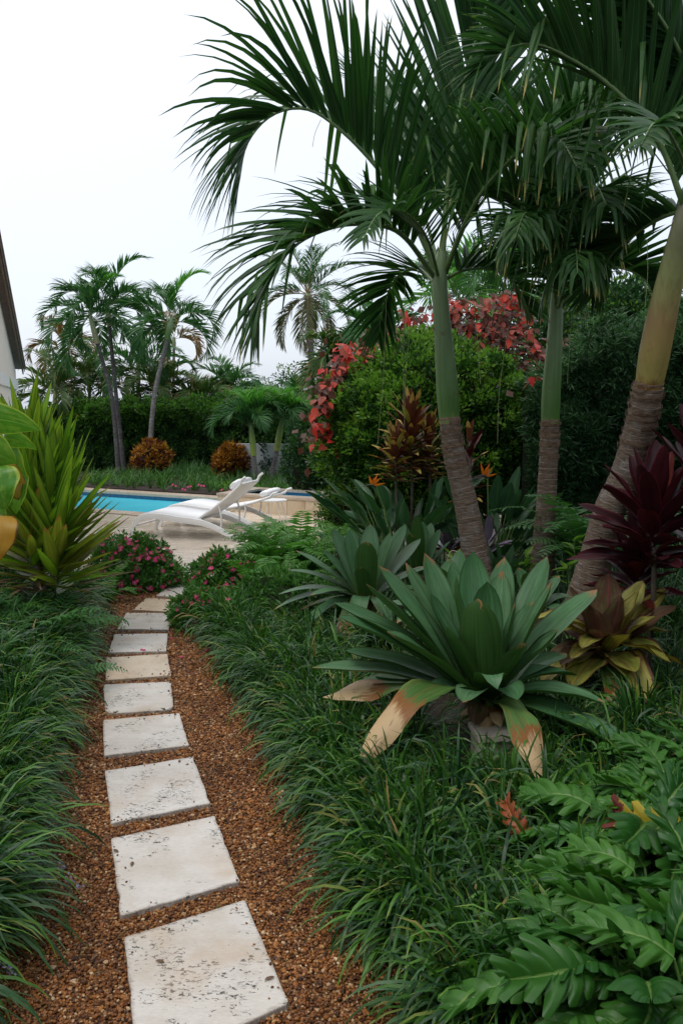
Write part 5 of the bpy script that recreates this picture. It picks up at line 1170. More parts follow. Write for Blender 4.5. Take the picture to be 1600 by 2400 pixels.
crowntree('distant tree low over the hedge left of the coconut palm', 640, 935, 30, 2.0, .8, 700, 'trees beyond the far hedge')
crowntree('distant tree low over the hedge behind the coconut palm', 770, 900, 32, 2.0, 1.1, 700, 'trees beyond the far hedge')
crowntree('distant tree low over the hedge right of the slender palms', 440, 950, 28, 2.0, .7, 700, 'trees beyond the far hedge')
# shrubby mass under the clipped shrub / at its left foot and far right of the far hedge
c = At(790, 1085, 13.0)
bush('dark_bush', 'dark bush between the spa and the clipped shrub', (c[0], c[1], .75), (.85, .7, .8), 1700, .07, .035, [M['hedge'], M['shrub']], 7, 1, .2, cat='bush', group=None, lump=.15)
c = At(800, 1180, 9.4)
bush('low_bush', 'low bright green bush at the right end of the spa', (c[0] + .18, c[1], .35), (.45, .45, .36), 900, .05, .02, [M['shrub'], M['shrubyoung']], 7, 1, .35, cat='bush', lump=.15)

# ================================================================== ROSETTE PLANTS
def rosleaf(t, base, tip, W, h=0.06, mat='brom', prof='strap', fold=.10, seg=14, twist=0.0, wave=0.0, cols=5, curl=0.0, end=None, name='leaf', label=None, q=0.5):
    base = np.array(base, float); tip = np.array(tip, float); v = tip - base; ctrl = base + v * q + np.array([0, 0, h])
    P = bez(base, ctrl, tip, seg)
    if end is not None: P = np.concatenate([P, [tip + (tip - P[-2]) * .6 + np.array(end) * .45, tip + (tip - P[-2]) * .6 + np.array(end)]])
    rad = np.array([v[0], v[1], 0]); rad = nrm(rad) if np.linalg.norm(rad) > 1e-3 else np.array([0, -1., 0]); sd = np.cross(rad, [0, 0, 1.])
    mb = MB(); leafpath(mb, P, sd, W, prof, fold, twist, 0, cols, wave=wave, curl=curl)
    o = mb.build(name, M[mat], t)
    if label: o['label'] = label
    return o
def c5(x, y): return 600 + x * .6378, 1200 + y * .6378
YB = 3.45
cb = At(*c5(840, 650), YB)
br = thing('bromeliad', 'largest bromeliad, broad blue green straps with brown withered tips, in front of the palms', 'bromeliad', (cb[0], cb[1], 0))
spec = [  # tip in crop coordinates, depth offset of the tip, width, arch, material, droop end
    (815, 318, -.16, .165, .02, 'brom'), (733, 235, .02, .15, .02, 'brom'), (795, 145, .26, .15, .02, 'brom'), (618, 150, .26, .14, .03, 'brom'), (452, 198, .12, .165, .08, 'brom'),
    (548, 185, .30, .12, .03, 'brom'), (402, 262, .0, .15, .10, 'brom'), (287, 333, .05, .15, .13, 'brom'), (303, 382, -.08, .14, .12, 'brom'), (325, 508, .02, .15, .10, 'brom'),
    (480, 440, -.22, .14, .10, 'brom'), (205, 572, -.02, .13, .12, 'brom'), (1108, 433, -.12, .155, .06, 'brom'), (1085, 255, -.03, .14, .03, 'brom'), (1068, 163, .24, .135, .03, 'brom'),
    (912, 165, .32, .13, .02, 'brom'), (848, 255, .02, .13, .02, 'brom'), (903, 215, .22, .12, .02, 'brom'), (1252, 285, .45, .13, .10, 'brom'), (715, 190, .34, .11, .02, 'brom'),
    (950, 330, -.02, .12, .03, 'brom'), (1020, 330, .14, .12, .04, 'brom'), (1280, 700, -.15, .135, .12, 'brom'), (1495, 955, -.35, .17, .14, 'brom'), (640, 300, .10, .13, .05, 'brom'), (560, 400, .18, .14, .08, 'brom'),
    (1140, 520, .25, .13, .08, 'brom'), (430, 600, .15, .13, .09, 'brom'),
    (245, 680, .0, .125, .16, 'brombrown'), (370, 950, -.45, .125, .40, 'brombrown'), (1098, 1065, -.62, .125, .30, 'brombrown'), (620, 690, -.25, .13, .14, 'brom'), (760, 700, -.35, .11, .12, 'brom'), (960, 690, -.32, .12, .14, 'brom'), (340, 640, .1, .13, .12, 'brom'), (1180, 600, .1, .13, .14, 'brom'), (700, 420, -.1, .13, .04, 'brom'), (980, 480, -.2, .13, .04, 'brom')]
for i, (x, y, dy, wd, h, mt) in enumerate(spec):
    tip = At(*c5(x, y), YB + dy); b0 = cb + np.array([(tip[0] - cb[0]) * .10, (tip[1] - cb[1]) * .10, -.02])
    rosleaf(br, b0, tip, wd * 1.15, h, mt, fold=.19, wave=.018 if mt == 'brom' else .12, curl=0.0 if mt == 'brom' else 1.1, twist=rng.uniform(-.15, .15) if mt == 'brom' else .35, label='withered leaf, orange brown to pale tan at the end' if mt == 'brombrown' else None)
tip = At(*c5(868, 592), YB - .34); rosleaf(br, cb, tip, .13, .05, 'brom', end=At(*c5(884, 650), YB - .36) - tip, label='short front leaf with a pale folded tip')
mb = MB(); mb.tube([cb * [1, 1, 0] + [0, 0, .19], cb + [0, 0, .03]], [.05, .06], 14); mb.build('stem', M['core'], br)  # stem takes the shade-dark colour to imitate darkness under the rosette
for k in range(11):      # short withered leaf bases hanging round the stem
    a = k * 2.4; e_ = np.array([cos(a), sin(a), 0]); b0 = cb + e_ * .03 - [0, 0, .01]
    rosleaf(br, b0, b0 + e_ * rng.uniform(.08, .13) - [0, 0, rng.uniform(.10, .17)], rng.uniform(.07, .10), .05, 'spikydead' if k % 2 else 'brombrown', fold=.2, wave=.15, curl=1.0, twist=rng.uniform(-.5, .5), label='short withered leaf hanging round the stem')
pt = thing('stone_planter', 'square pale stone planter under the largest bromeliad', 'planter', (cb[0] + .02, cb[1] - .12, 0))
pc = np.array([cb[0] + .02, cb[1] - .10, 0]); mb = MB()
for (sx, z0, z1) in ((.085, 0, .02), (.078, .02, .17), (.088, .17, .20)):
    mb.box((pc[0], pc[1], (z0 + z1) / 2), (sx * 2, sx * 2, z1 - z0), rz=.12)
mb.build('body', M['pot'], pt, smooth=False, bevel=.005)

def rosette(t, c, tips, W, mat, Yc, h=.05, prof='strap', fold=.1, brown=(), **kw):
    for i, q in enumerate(tips):
        tip = At(q[0], q[1], Yc + q[2]); b0 = c + np.array([(tip[0] - c[0]) * .1, (tip[1] - c[1]) * .1, -.01])
        rosleaf(t, b0, tip, W * (q[3] if len(q) > 3 else 1), h * (q[4] if len(q) > 4 else 1), q[5] if len(q) > 5 else mat, prof, fold, **kw)
Y_ = 5.25; c2 = At(858, 1395, Y_)
b2 = thing('bromeliad', 'second bromeliad, grey green, left of the largest and nearer the path', 'bromeliad', (c2[0], c2[1], 0), None)
rosette(b2, c2, [(858, 1268, -.12, 1.1), (840, 1245, .0, .9), (868, 1228, .2), (915, 1248, .1, .9), (950, 1228, .25), (985, 1262, .25), (780, 1238, .25), (820, 1240, .3), (692, 1290, .05, 1, 1.5), (757, 1288, .1), (675, 1336, .0, .9, 2),
                 (652, 1393, .0, .9, 2.5), (640, 1430, -.05, .85, 3), (728, 1395, -.25, .8, 2), (680, 1510, -.25, .9, 4), (1000, 1330, .1, 1, 1.5), (990, 1380, -.1, 1, 1.5), (640, 1478, .05, .7, 3, 'brombrown'), (845, 1330, -.2, .8),
                 (785, 1560, -.35, .9, 5, 'brombrown'), (830, 1480, -.35, .9, 4), (920, 1490, -.3, .9, 4), (895, 1290, .28), (800, 1300, .2)], .135, 'brom', Y_, .05, wave=.012)
MB().tube([c2 * [1, 1, 0], c2], .06, 10).build('stem', M['husk'], b2)
Y_ = 6.2; c3 = At(985, 1345, Y_)
b3 = thing('bromeliad', 'third bromeliad, half hidden behind the second, beside the nearest palm trunk', 'bromeliad', (c3[0], c3[1], 0), None)
rosette(b3, c3, [(975, 1207, -.1), (990, 1222, .1), (945, 1225, .1), (1030, 1240, .1), (920, 1262, .1), (1055, 1268, .0), (960, 1250, -.2), (1045, 1320, -.1, 1, 2), (1010, 1225, .2), (905, 1300, -.05, 1, 2)], .11, 'brom', Y_, .05)
MB().tube([c3 * [1, 1, 0], c3], .06, 10).build('stem', M['husk'], b3)

Y_ = 4.75; c4 = At(1035, 1440, Y_)
b4 = thing('bromeliad', 'dark bromeliad behind the left side of the largest one', 'bromeliad', (c4[0], c4[1], 0), None)
rosette(b4, c4, [(1000, 1300, .05), (1055, 1310, .1), (960, 1330, .0), (1100, 1330, .05), (930, 1375, .0, 1, 1.5), (900, 1420, -.1, 1, 2), (1030, 1330, -.15), (985, 1480, -.3, 1, 3), (930, 1460, -.2, 1, 3), (1080, 1290, .2)], .13, 'brom', Y_, .05)
MB().tube([c4 * [1, 1, 0], c4], .06, 10).build('stem', M['husk'], b4)
Y_ = 4.7; c6 = At(1250, 1430, Y_)
b6 = thing('bromeliad', 'dark bromeliad between the largest one and the leaning palm foot', 'bromeliad', (c6[0], c6[1], 0), None)
rosette(b6, c6, [(1215, 1330, .1), (1265, 1325, .1), (1310, 1350, .05), (1180, 1370, .0), (1340, 1400, .0, 1, 2), (1240, 1340, -.15), (1330, 1460, -.2, 1, 3), (1200, 1460, -.2, 1, 3)], .12, 'brom', Y_, .05)
MB().tube([c6 * [1, 1, 0], c6], .06, 10).build('stem', M['husk'], b6)
# --- yellow and purple ti plant
def c8(x, y): return 1200 + x * .3401, 1000 + y * .3401
Yt = 3.95; ct = At(*c8(630, 1520), Yt)
ti = thing('ti_plant', 'ti plant with yellow green and purple brown leaves right of the largest bromeliad', 'ti plant', (ct[0], ct[1], 0))
for (x, y, dy, wd, h, mt) in [(660, 1010, .02, .085, .03, 'ti_purple'), (900, 1060, .1, .09, .05, 'ti_yellow'), (870, 1130, -.02, .085, .05, 'ti_yellow'), (1130, 1232, .05, .085, .08, 'ti_purple'), (985, 1310, -.08, .085, .10, 'ti_yellow'),
                         (395, 1100, .08, .08, .05, 'ti_purple'), (470, 1180, -.05, .08, .05, 'ti_purple'), (120, 1330, .05, .08, .16, 'ti_yellow'), (300, 1410, -.08, .075, .12, 'ti_yellow'), (180, 1370, .2, .08, .1, 'ti_purple'),
                         (1095, 1630, -.12, .115, .14, 'ti_yellow'), (1165, 1640, .05, .10, .12, 'ti_yellow'), (940, 1915, -.28, .12, .20, 'ti_yellow'), (845, 1690, -.25, .10, .08, 'ti_yellow'), (400, 1800, -.25, .10, .12, 'ti_yellow'), (190, 1765, -.12, .11, .12, 'ti_yellow'),
                         (250, 1570, -.02, .07, .1, 'ti_purple'), (400, 1600, -.25, .06, .1, 'ti_yellow'), (480, 1530, -.28, .06, .1, 'ti_yellow'), (1090, 1410, .15, .09, .1, 'ti_yellow'), (1070, 1110, .25, .08, .05, 'ti_yellow'), (1020, 2050, -.2, .10, .15, 'ti_purple'),
                         (735, 1160, -.1, .07, .02, 'ti_purple'), (560, 1250, -.15, .075, .02, 'ti_purple'), (780, 1430, -.3, .06, .06, 'ti_yellow'), (740, 2150, -.3, .06, .16, 'brombrown'), (330, 1640, -.2, .08, .1, 'ti_purple'), (960, 1560, .1, .10, .1, 'ti_purple'), (600, 1400, -.25, .07, .03, 'ti_purple'),
                         (820, 1350, -.1, .08, .05, 'ti_purple'), (1000, 1250, .2, .09, .06, 'ti_purple')]:
    tip = At(*c8(x, y), Yt + dy); b0 = ct + np.array([(tip[0] - ct[0]) * .06, (tip[1] - ct[1]) * .06, rng.uniform(-.04, .04)])
    rosleaf(ti, b0, tip, wd * 1.9, h, mt, 'ti', .16, 14, wave=.05, cols=5, label='shrivelled brown leaf' if mt == 'brombrown' else None)
for k in range(9):
    a = rng.uniform(0, 6.28); MB().tube([ct, ct + np.array([cos(a) * .035, sin(a) * .035, rng.uniform(.06, .12)])], .006, 5).build('leaf_stalk', M['stalkred'], ti)
MB().tube(spline([ct * [1, 1, 0], ct * [1, 1, .5] + [.02, 0, 0], ct], 8), .018, 8).build('stem', M['stemwood'], ti)

# --- burgundy ti plants at the right border
def tistem(name, label, px, py, Y, hh, nl, Lr, W, mats, ps, el=(10, 75), zlo=.2, group=None, cat='ti plant', droop=.12, azr=(0, 6.283), prof='ti'):
    b = At(px, py, Y); t = thing(name, label, cat, (b[0], b[1], 0), group)
    top = b[2] + hh; MB().tube(spline([(b[0], b[1], 0), (b[0] + .02, b[1], top * .5), (b[0], b[1], top)], 10), .014, 7).build('stem', M['stemwood'], t)
    for k in range(nl):
        f = k / (nl - 1); z = zlo + (top - zlo) * f; az = rng.uniform(*azr) if azr != (0, 6.283) else k * 2.4 + rng.uniform(-.3, .3)
        e = R(el[0] + (el[1] - el[0]) * f ** 1.6) + rng.uniform(-.15, .15); L = Lr * rng.uniform(.8, 1.15)
        base = np.array([b[0], b[1], z]); tip = base + np.array([cos(az) * cos(e), sin(az) * cos(e), sin(e)]) * L - [0, 0, L * droop * (1 - f)]
        rosleaf(t, base, tip, W * rng.uniform(.85, 1.1), L * .18, mats[rng.choice(len(mats), p=ps)], prof, .18, 12, wave=.05, cols=5, twist=rng.uniform(-.4, .4))
    return t
tistem('burgundy_ti_plant', 'dark burgundy ti plant in front of the leaning palm at the right border', 1530, 1235, 4.15, .06, 38, .42, .105, ['burg', 'burgred'], [.85, .15], group='burgundy ti plants', zlo=.75)
tistem('burgundy_ti_plant', 'lower burgundy ti plant with red leaves just under the other one', 1490, 1345, 4.3, .02, 26, .32, .09, ['burg', 'burgred'], [.6, .4], group='burgundy ti plants', zlo=.55)
tistem('burgundy_ti_plant', 'tall burgundy ti plant cut by the right edge of the photo', 1640, 1130, 4.3, .12, 30, .40, .10, ['burg', 'burgred'], [.9, .1], group='burgundy ti plants', zlo=.7)
tistem('grey_violet_plant', 'small plant with grey violet leaves right behind the nearest palm trunk', 1140, 1290, 6.1, .05, 16, .28, .075, ['greyviolet', 'burg'], [.75, .25], el=(0, 60), zlo=.35, cat='plant')
tistem('burgundy_ti_plant', 'small burgundy ti plant left behind the nearest palm trunk', 1050, 1300, 6.6, .02, 10, .34, .07, ['burg', 'greyviolet'], [.8, .2], el=(5, 60), zlo=.4, group='burgundy ti plants')
tistem('bronze_croton', 'bronze plant with yellow tipped narrow leaves against the clipped shrub', 962, 1000, 7.6, .06, 80, .33, .065, ['bronze', 'crotondark', 'ti_yellow'], [.66, .16, .18], el=(0, 80), zlo=1.0, cat='plant', droop=.05, prof='lance')
tistem('bronze_croton', 'small bronze plant with yellow tips left under the taller one', 925, 1060, 7.5, .05, 40, .26, .06, ['bronze', 'ti_yellow'], [.7, .3], el=(0, 80), zlo=.9, cat='plant', droop=.05, prof='lance')
tistem('bronze_croton', 'small bronze plant with yellow tips between the taller one and the nearest palm', 1005, 1035, 7.7, .05, 40, .26, .06, ['bronze', 'ti_yellow'], [.75, .25], el=(0, 80), zlo=.9, cat='plant', droop=.05, prof='lance')
tistem('bronze_croton', 'lower bronze leaved plant right behind the nearest palm trunk', 1100, 1060, 7.4, .1, 22, .26, .05, ['bronze', 'burg'], [.6, .4], el=(0, 75), zlo=.7, cat='plant')

tistem('dark_strap_plant', 'dark green broad leaved plant low behind the second bromeliad', 900, 1400, 6.6, .05, 26, .36, .08, ['bop', 'greyviolet'], [.85, .15], el=(5, 75), zlo=.1, cat='plant')
tistem('dark_strap_plant', 'dark green broad leaved plant between the nearest and middle palm feet', 1180, 1390, 5.6, .05, 26, .36, .08, ['bop', 'greyviolet'], [.8, .2], el=(5, 75), zlo=.1, cat='plant')
# --- bird of paradise
def bopclump(label, px, py, Y, nl, spreadx, hh, seed, flowers=()):
    rs = np.random.default_rng(seed); b = At(px, py, Y); t = thing('bird_of_paradise', label, 'plant', (b[0], b[1], 0), 'bird of paradise clumps behind the bromeliads')
    for k in range(nl):
        az = rs.uniform(0, 6.28); rr = spreadx * rs.uniform(.2, 1); hz = hh * rs.uniform(.55, 1.05)
        base = np.array([b[0] + cos(az) * .12, b[1] + sin(az) * .12, 0]); j = base + np.array([cos(az) * rr * .6, sin(az) * rr * .5, hz * .62]); tip = j + np.array([cos(az) * rr * .6, sin(az) * rr * .5, hz * .42 * rs.uniform(.4, 1)])
        MB().tube(spline([base, (base + j) / 2 + [0, 0, .06], j], 8), np.linspace(.010, .006, 8), 5).build('leaf_stalk', M['petiole'], t)
        v = tip - j; P = bez(j, j + v * .5 + [0, 0, .05], tip - [0, 0, .03], 12); sd = np.cross(nrm(np.array([cos(az), sin(az), 0])), [0, 0, 1.]) + rs.normal(0, .3, 3)
        mb = MB(); leafpath(mb, P, sd, rs.uniform(.10, .14), 'lance', .2, wave=.03); mb.build('leaf', M['bop'], t)
    for (fx, fy, fY) in flowers:
        p = At(fx, fy, fY); MB().tube(spline([(b[0], b[1], 0), ((b[0] + p[0]) / 2, fY, p[2] * .6), p], 10), .007, 5).build('flower_stalk', M['petiole'], t)
        mb = MB(); mb.tube(spline([p, p + [-.05, -.02, .015], p + [-.12, -.03, .0]], 8), [.012, .014, .012, .010, .008, .006, .004, .002], 6); bk = mb.build('beak', M['bopbeak'], t)
        for q in range(5):
            a = R([18, 62, 80, 104, 40][q]); d = np.array([cos(a) * .9 - .05, [-.5, .2, -.6, -.1, .5][q], sin(a)]); mb = MB(); ribbons(mb, p - [.03, 0, 0], d, np.cross(d, [0, 1, 0.2]), rs.uniform(.10, .14), .022, .1, 5, 'lance', .2, 0, 0, 3); mb.build('sepal', M['bopflower'], t)
bopclump('bird of paradise clump with a large orange flower, left of the nearest palm', 945, 1270, 7.2, 48, .72, 1.12, 3, [(880, 1140, 6.9)])
bopclump('bird of paradise clump with an orange flower right of the nearest palm trunk', 1135, 1260, 6.9, 34, .52, 1.1, 4, [(1142, 1118, 6.7)])
bopclump('bird of paradise clump low and dark between the two nearer palms', 1190, 1290, 7.0, 34, .6, .8, 5)
bopclump('bird of paradise clump at the left, half behind the ferns', 850, 1300, 7.4, 16, .4, .6, 6)

# ================================================================== SWORD LEAVED PLANT, LEFT
sY = 5.2; sb = At(78, 1300, sY)
sw = thing('sword_leaved_plant', 'large yellow green sword leaved plant at the left, some lower leaves withered', 'plant', (sb[0], sb[1], 0))
MB().tube(spline([(sb[0], sb[1], 0), (sb[0] + .03, sb[1], .6), (sb[0] + .02, sb[1], 1.2)], 12), .035, 8).build('stem', M['stemwood'], sw)
MB().tube(spline([(sb[0], sb[1], .3), (sb[0] + .2, sb[1] - .05, .6), (sb[0] + .25, sb[1] - .1, 1.0)], 8), .025, 7).build('stem', M['stemwood'], sw)
for k in range(298):
    f = (k / 297.0); 
    if k % 3 != 0: stemx, z = .0, .42 + f * .80
    else: stemx, z = .18, .36 + f * .66
    az = k * 2.399 + rng.uniform(-.2, .2)
    if az % 6.283 > 3.6 and az % 6.283 < 5.2 and rng.random() < .3: az += 2.0
    e = R(-4 + 80 * f ** .45) + rng.uniform(-.14, .14); e = min(e, R(86)); L = rng.uniform(.50, .68) * (1 - .12 * (f < .15))
    base = np.array([sb[0] + stemx, sb[1] + (-.08 if stemx > .1 else 0), z]); d = np.array([cos(az) * cos(e), sin(az) * cos(e), sin(e)])
    tip = base + d * L - [0, 0, .03 + .05 * (1 - f)]
    mt = 'spiky' if (f > .42 or rng.random() < .35) else 'spikyold'
    if f < .10 and rng.random() < .6: mt = 'spikydead'
    rosleaf(sw, base + d * .02, tip, rng.uniform(.066, .086) * (.4 if mt == 'spikydead' else 1), .03, mt, 'lance', .2, 9, cols=3, twist=rng.uniform(-.5, .5))

# --- pothos at the left border
def cl(x, y): return x * .2381, 840 + y * .2381
pY = 3.0
pr = thing('climbing_pothos', 'large leaved pothos vine climbing a post at the left border', 'vine', (At(-70, 1200, pY)[0], pY, 0))
MB().tube(spline([At(-70, 2300, pY) * [1, 1, 0] - [0, 0, 0.1] + [0, 0, .05], At(-75, 1600, pY), At(-60, 1200, pY), At(-70, 850, pY)], 20), .03, 10).build('post', M['stemwood'], pr)
for (bx, by, tx, ty, W, dy, mt, side) in [(-160, 590, 415, 710, .12, -.1, 'pothos', (.1, -.3, .95)), (60, 790, 365, 900, .075, .02, 'pothos', (.15, -.3, .9)), (-150, 900, 165, 1035, .16, -.14, 'pothos', (.4, -.3, .9)),
                         (90, 860, 275, 1180, .10, .05, 'pothos', (.8, -.5, .3)), (-30, 1090, 60, 1490, .17, -.2, 'pothos', (1, -.2, .05)), (30, 1060, 255, 1240, .10, -.02, 'pothosyellow', (.6, -.4, .5)),
                         (200, 1130, 160, 1535, .10, .04, 'pothos', (1, -.3, .1)), (-40, 1460, 85, 1630, .09, -.05, 'pothos', (.7, -.5, .4)), (30, 1560, -20, 2000, .16, -.22, 'pothosyellow', (1, -.3, .1)),
                         (-120, 680, 95, 720, .16, -.02, 'pothos', (.15, -.3, .9)), (140, 1150, 190, 1400, .09, .03, 'pothosyellow', (1, -.3, .1)), (-200, 480, 30, 470, .12, .1, 'pothos', (.1, -.5, .8)), (-150, 1250, -10, 1700, .16, .0, 'pothos', (1, -.3, .1))]:
    a, b = At(*cl(bx, by), pY + dy), At(*cl(tx, ty), pY + dy - .04)
    v = b - a; h = .035 if abs(v[2]) < abs(v[0]) else 0.0
    P = bez(a, a + v * .55 + np.array([.0, -.03, h]), b, 14); mb = MB(); leafpath(mb, P, side, W, 'heart', .14, cols=7, wave=.03, curl=.1); mb.build('leaf', M[mt], pr)
    MB().tube(spline([At(-62, by * .2381 + 840 + 14, pY), (At(-62, by * .2381 + 840, pY) + a) / 2 + [0, 0, .02], a], 6), .005, 5).build('leaf_stalk', M['petiole'], pr)

# ================================================================== FERNS
def fern_meshes(mat, n=4):
    out_ = []
    for k in range(n):
        L = 1.0; pts = []; p_ = np.zeros(3); a = R(62 + 6 * k)
        for s_ in range(8): pts.append(p_.copy()); p_ = p_ + np.array([0, cos(a), sin(a)]) * L / 7; a -= (.12 + .03 * k + .03 * s_)
        mb = MB(); frond(mb, pts, nl=22, Lm=.165, W=.066, e0=8, e1=5, a0=82, a1=62, droop=.25, pet=.10, r0=.006, seg=2, lm=0, rm=1, jit=.6, cols=2, Nhint=(0, -.3, 1))
        out_.append(mb.mesh('frond', [mat, M['petiole']]))
    return out_
FM = fern_meshes(M['fern']); FD = fern_meshes(M['ferndark'])
def fern(label, loc, nf, L, meshes=FM, group='boston ferns', azc=None, azs=3.14, tilt=1.0):
    t = thing('fern', label, 'fern', loc, group)
    for k in range(nf):
        az = (k * 2.4 if azc is None else azc + rng.uniform(-azs, azs)); tl = rng.uniform(-.45, .5) * tilt
        rot = Matrix.Rotation(az, 3, 'Z') @ Matrix.Rotation(-tl, 3, 'X') @ Matrix.Rotation(rng.uniform(-.3, .3), 3, 'Y')
        p = (loc[0] + rng.uniform(-.04, .04), loc[1] + rng.uniform(-.04, .04), loc[2])
        inst('frond', meshes[rng.integers(len(meshes))], t, p, rot, float(L * rng.uniform(.7, 1.15)))
def fp(px, py, Y, z=0.0): p = At(px, py, Y); p[2] = z; return p
gl, gr_ = 'ferns at the left under the sword leaved plant', 'ferns at the right of the deck entrance'
for a in [('fern directly below the sword leaved plant stem', fp(95, 1380, 4.9), 16, .62, FD, gl), ('fern under the yellow pothos leaf at the left border', fp(0, 1400, 4.4), 16, .60, FD, gl), ('fern at the right foot of the sword leaved plant', fp(165, 1390, 5.2), 15, .55, FM, gl),
          ('fern nearest the path among the left grass', fp(110, 1470, 4.3), 12, .45, FD, gl), ('small fern left of the left pink flowers', fp(250, 1380, 6.4), 9, .42, FM, gl),
          ('upright fern behind the right pink flowers, next to the lounger foot', fp(625, 1340, 6.9, .12), 22, .72, FM, gr_), ('fern with long arching fronds over the deck edge', fp(600, 1330, 7.0, .05), 16, .66, FM, gr_), ('fern low in front of the upright fern', fp(650, 1400, 6.5), 18, .62, FM, gr_), ('fern just left of the second bromeliad top leaves', fp(730, 1370, 6.9), 18, .66, FM, gr_), ('bright fern in front of the spa corner', fp(700, 1320, 7.3, .12), 22, .72, FM, gr_), ('fern between the pink flowers and the second bromeliad', fp(600, 1400, 6.2), 18, .52, FM, gr_),
          ('fern close behind the second bromeliad', fp(690, 1400, 6.4), 18, .55, FM, gr_), ('fern against the spa right side wall', fp(800, 1260, 8.6), 16, .55, FM, gr_), ('fern under the bird of paradise leaves', fp(870, 1330, 7.6), 16, .55, FD, gr_), ('pale fern right of the spa corner', fp(760, 1300, 8.0), 16, .6, FM, gr_)]:
    fern(*a)
fern('tall thin fern between the middle palm and the leaning palm', fp(1375, 1420, 5.7, .42), 24, .80, FD, None, tilt=.6)
fern('low fern at the foot of the middle palm', fp(1210, 1440, 6.2), 14, .5, FD, None)

# ================================================================== PINK VINCA
def vinca(label, c, rad, n, nf, group='pink flowering vinca bushes'):
    c = np.array(c, float); t = thing('pink_vinca_bush', label, 'flowering bush', (c[0], c[1], 0), group)
    d = nrm(rng.normal(0, 1, (n, 3))); d[:, 2] = np.abs(d[:, 2]); P = c * [1, 1, 0] + d * rad * (1 + lumpy(d, 2.5, .3) + lumpy(d + 3, 7, .2))[:, None] * rng.uniform(.72, 1.06, (n, 1)); P[:, 2] = np.maximum(P[:, 2], .02)
    mb = MB(); foliage(mb, P, d, .045, .021, 9, 0, 1, .08, .035, .4); mb.build('foliage', [M['vinca'], M['shrubyoung']], t)
    mb = MB()
    for k in range(40):
        q = P[rng.integers(n)]; b0 = c * [1, 1, 0] + np.array([rng.normal(0, .04), rng.normal(0, .04), 0]); mb.tube([b0, (b0 + q) / 2 + [0, 0, .03], q], .0022, 4)
    mb.build('stems', M['petiole'], t)
    for k in range(nf):
        dd = nrm(rng.normal(0, 1, 3) + [0, -.5, .8]); dd[2] = abs(dd[2]); p = c * [1, 1, 0] + dd * rad * 1.03 * (1 + float(lumpy([dd], 2.5, .2)[0])); p[2] = max(p[2], .05)
        f = nrm(dd + rng.normal(0, .35, 3) + [0, -.4, .3]); z = Vector(f); rot = z.to_track_quat('Z', 'Y').to_matrix()
        inst('flower', FL, t, p, rot, float(rng.uniform(.8, 1.3)))
vinca('pink vinca bush left of the deck entrance, in full flower', G(330, 1375), (.36, .30, .42), 780, 110)
vinca('smaller pink vinca bush behind the left one', G(275, 1352), (.26, .25, .33), 360, 34)
vinca('pink vinca bush right of the deck entrance, behind the leafy one', G(530, 1400), (.33, .30, .36), 620, 80)
vinca('leafy vinca bush beside the seventh stepping stone with few flowers', G(480, 1462), (.25, .24, .24), 520, 40)
vinca('low vinca bush right of the leafy one, at the edge of the gravel', G(560, 1480), (.26, .24, .22), 450, 14)
for (q, w_) in ((fp(640, 1455, 5.9), .34), (fp(700, 1480, 5.7), .3)):
    bush('low_bush', 'low dark leafy bush between the vinca and the second bromeliad' if w_ > .32 else 'low dark leafy bush under the second bromeliad leaves', (q[0], q[1], .12), (w_, .3, .24), 380, .045, .02, [M['vinca'], M['shrub']], 8, 1, .2, cat='bush', lump=.12)

# small bright leafy weeds near the palm feet
for (px, py, Y, lab) in ((1345, 1265, 5.2, 'bright lobed leaf shoot between the middle and leaning palms'), (1330, 1325, 5.1, 'lower bright lobed leaf shoot beside the leaning palm foot'), (1235, 1300, 5.5, 'pale star leaved shoot in front of the middle palm'), (1060, 1300, 5.2, 'yellow green leafy shoot left of the nearest palm foot'), (1035, 1345, 5.0, 'low yellow green shoot behind the largest bromeliad')):
    p = At(px, py, Y); t = thing('leafy_shoot', lab, 'shoot', (p[0], p[1], 0), 'bright shoots near the palm feet')
    MB().tube(spline([(p[0] + .03, p[1], 0), (p[0] + .02, p[1], p[2] * .5), p], 8), .004, 5).build('stem', M['petiole'], t)
    for k in range(12):
        a = rng.uniform(0, 6.28); e = rng.uniform(-.3, .7); d = np.array([cos(a) * cos(e), sin(a) * cos(e), sin(e)]); b0 = p - [0, 0, rng.uniform(0, .12)]
        rosleaf(t, b0, b0 + d * rng.uniform(.07, .13), .035, .02, 'shrubyoung', 'lance', .2, 7, cols=3)

# twiggy dry bits
for (a, b, c_) in (((1075, 1395, 4.8), (1000, 1330, 4.9), (930, 1350, 5.0)), ((1090, 1380, 4.8), (1040, 1400, 4.8), (975, 1425, 4.9)), ((1110, 1330, 5.0), (1060, 1290, 5.0), (1040, 1340, 5.0))):
    P = [At(*a), At(*b), At(*c_)]; o = MB().tube(spline(P, 14), np.linspace(.004, .0015, 14), 5).build('dry_twig', M['twig']); tag(o, {930: 'long pale twig arching left over the third bromeliad', 975: 'lower pale twig just above the largest bromeliad leaves', 1040: 'short pale twig nearest the trunk foot'}[c_[0]], 'twig', 'pale twigs behind the bromeliad')

# ================================================================== LIRIOPE
lw = 0.0105
def edge_x(P, y): 
    P = np.array([p[:2] for p in P]); o_ = np.argsort(P[:, 1]); return np.interp(y, P[o_, 1], P[o_, 0])
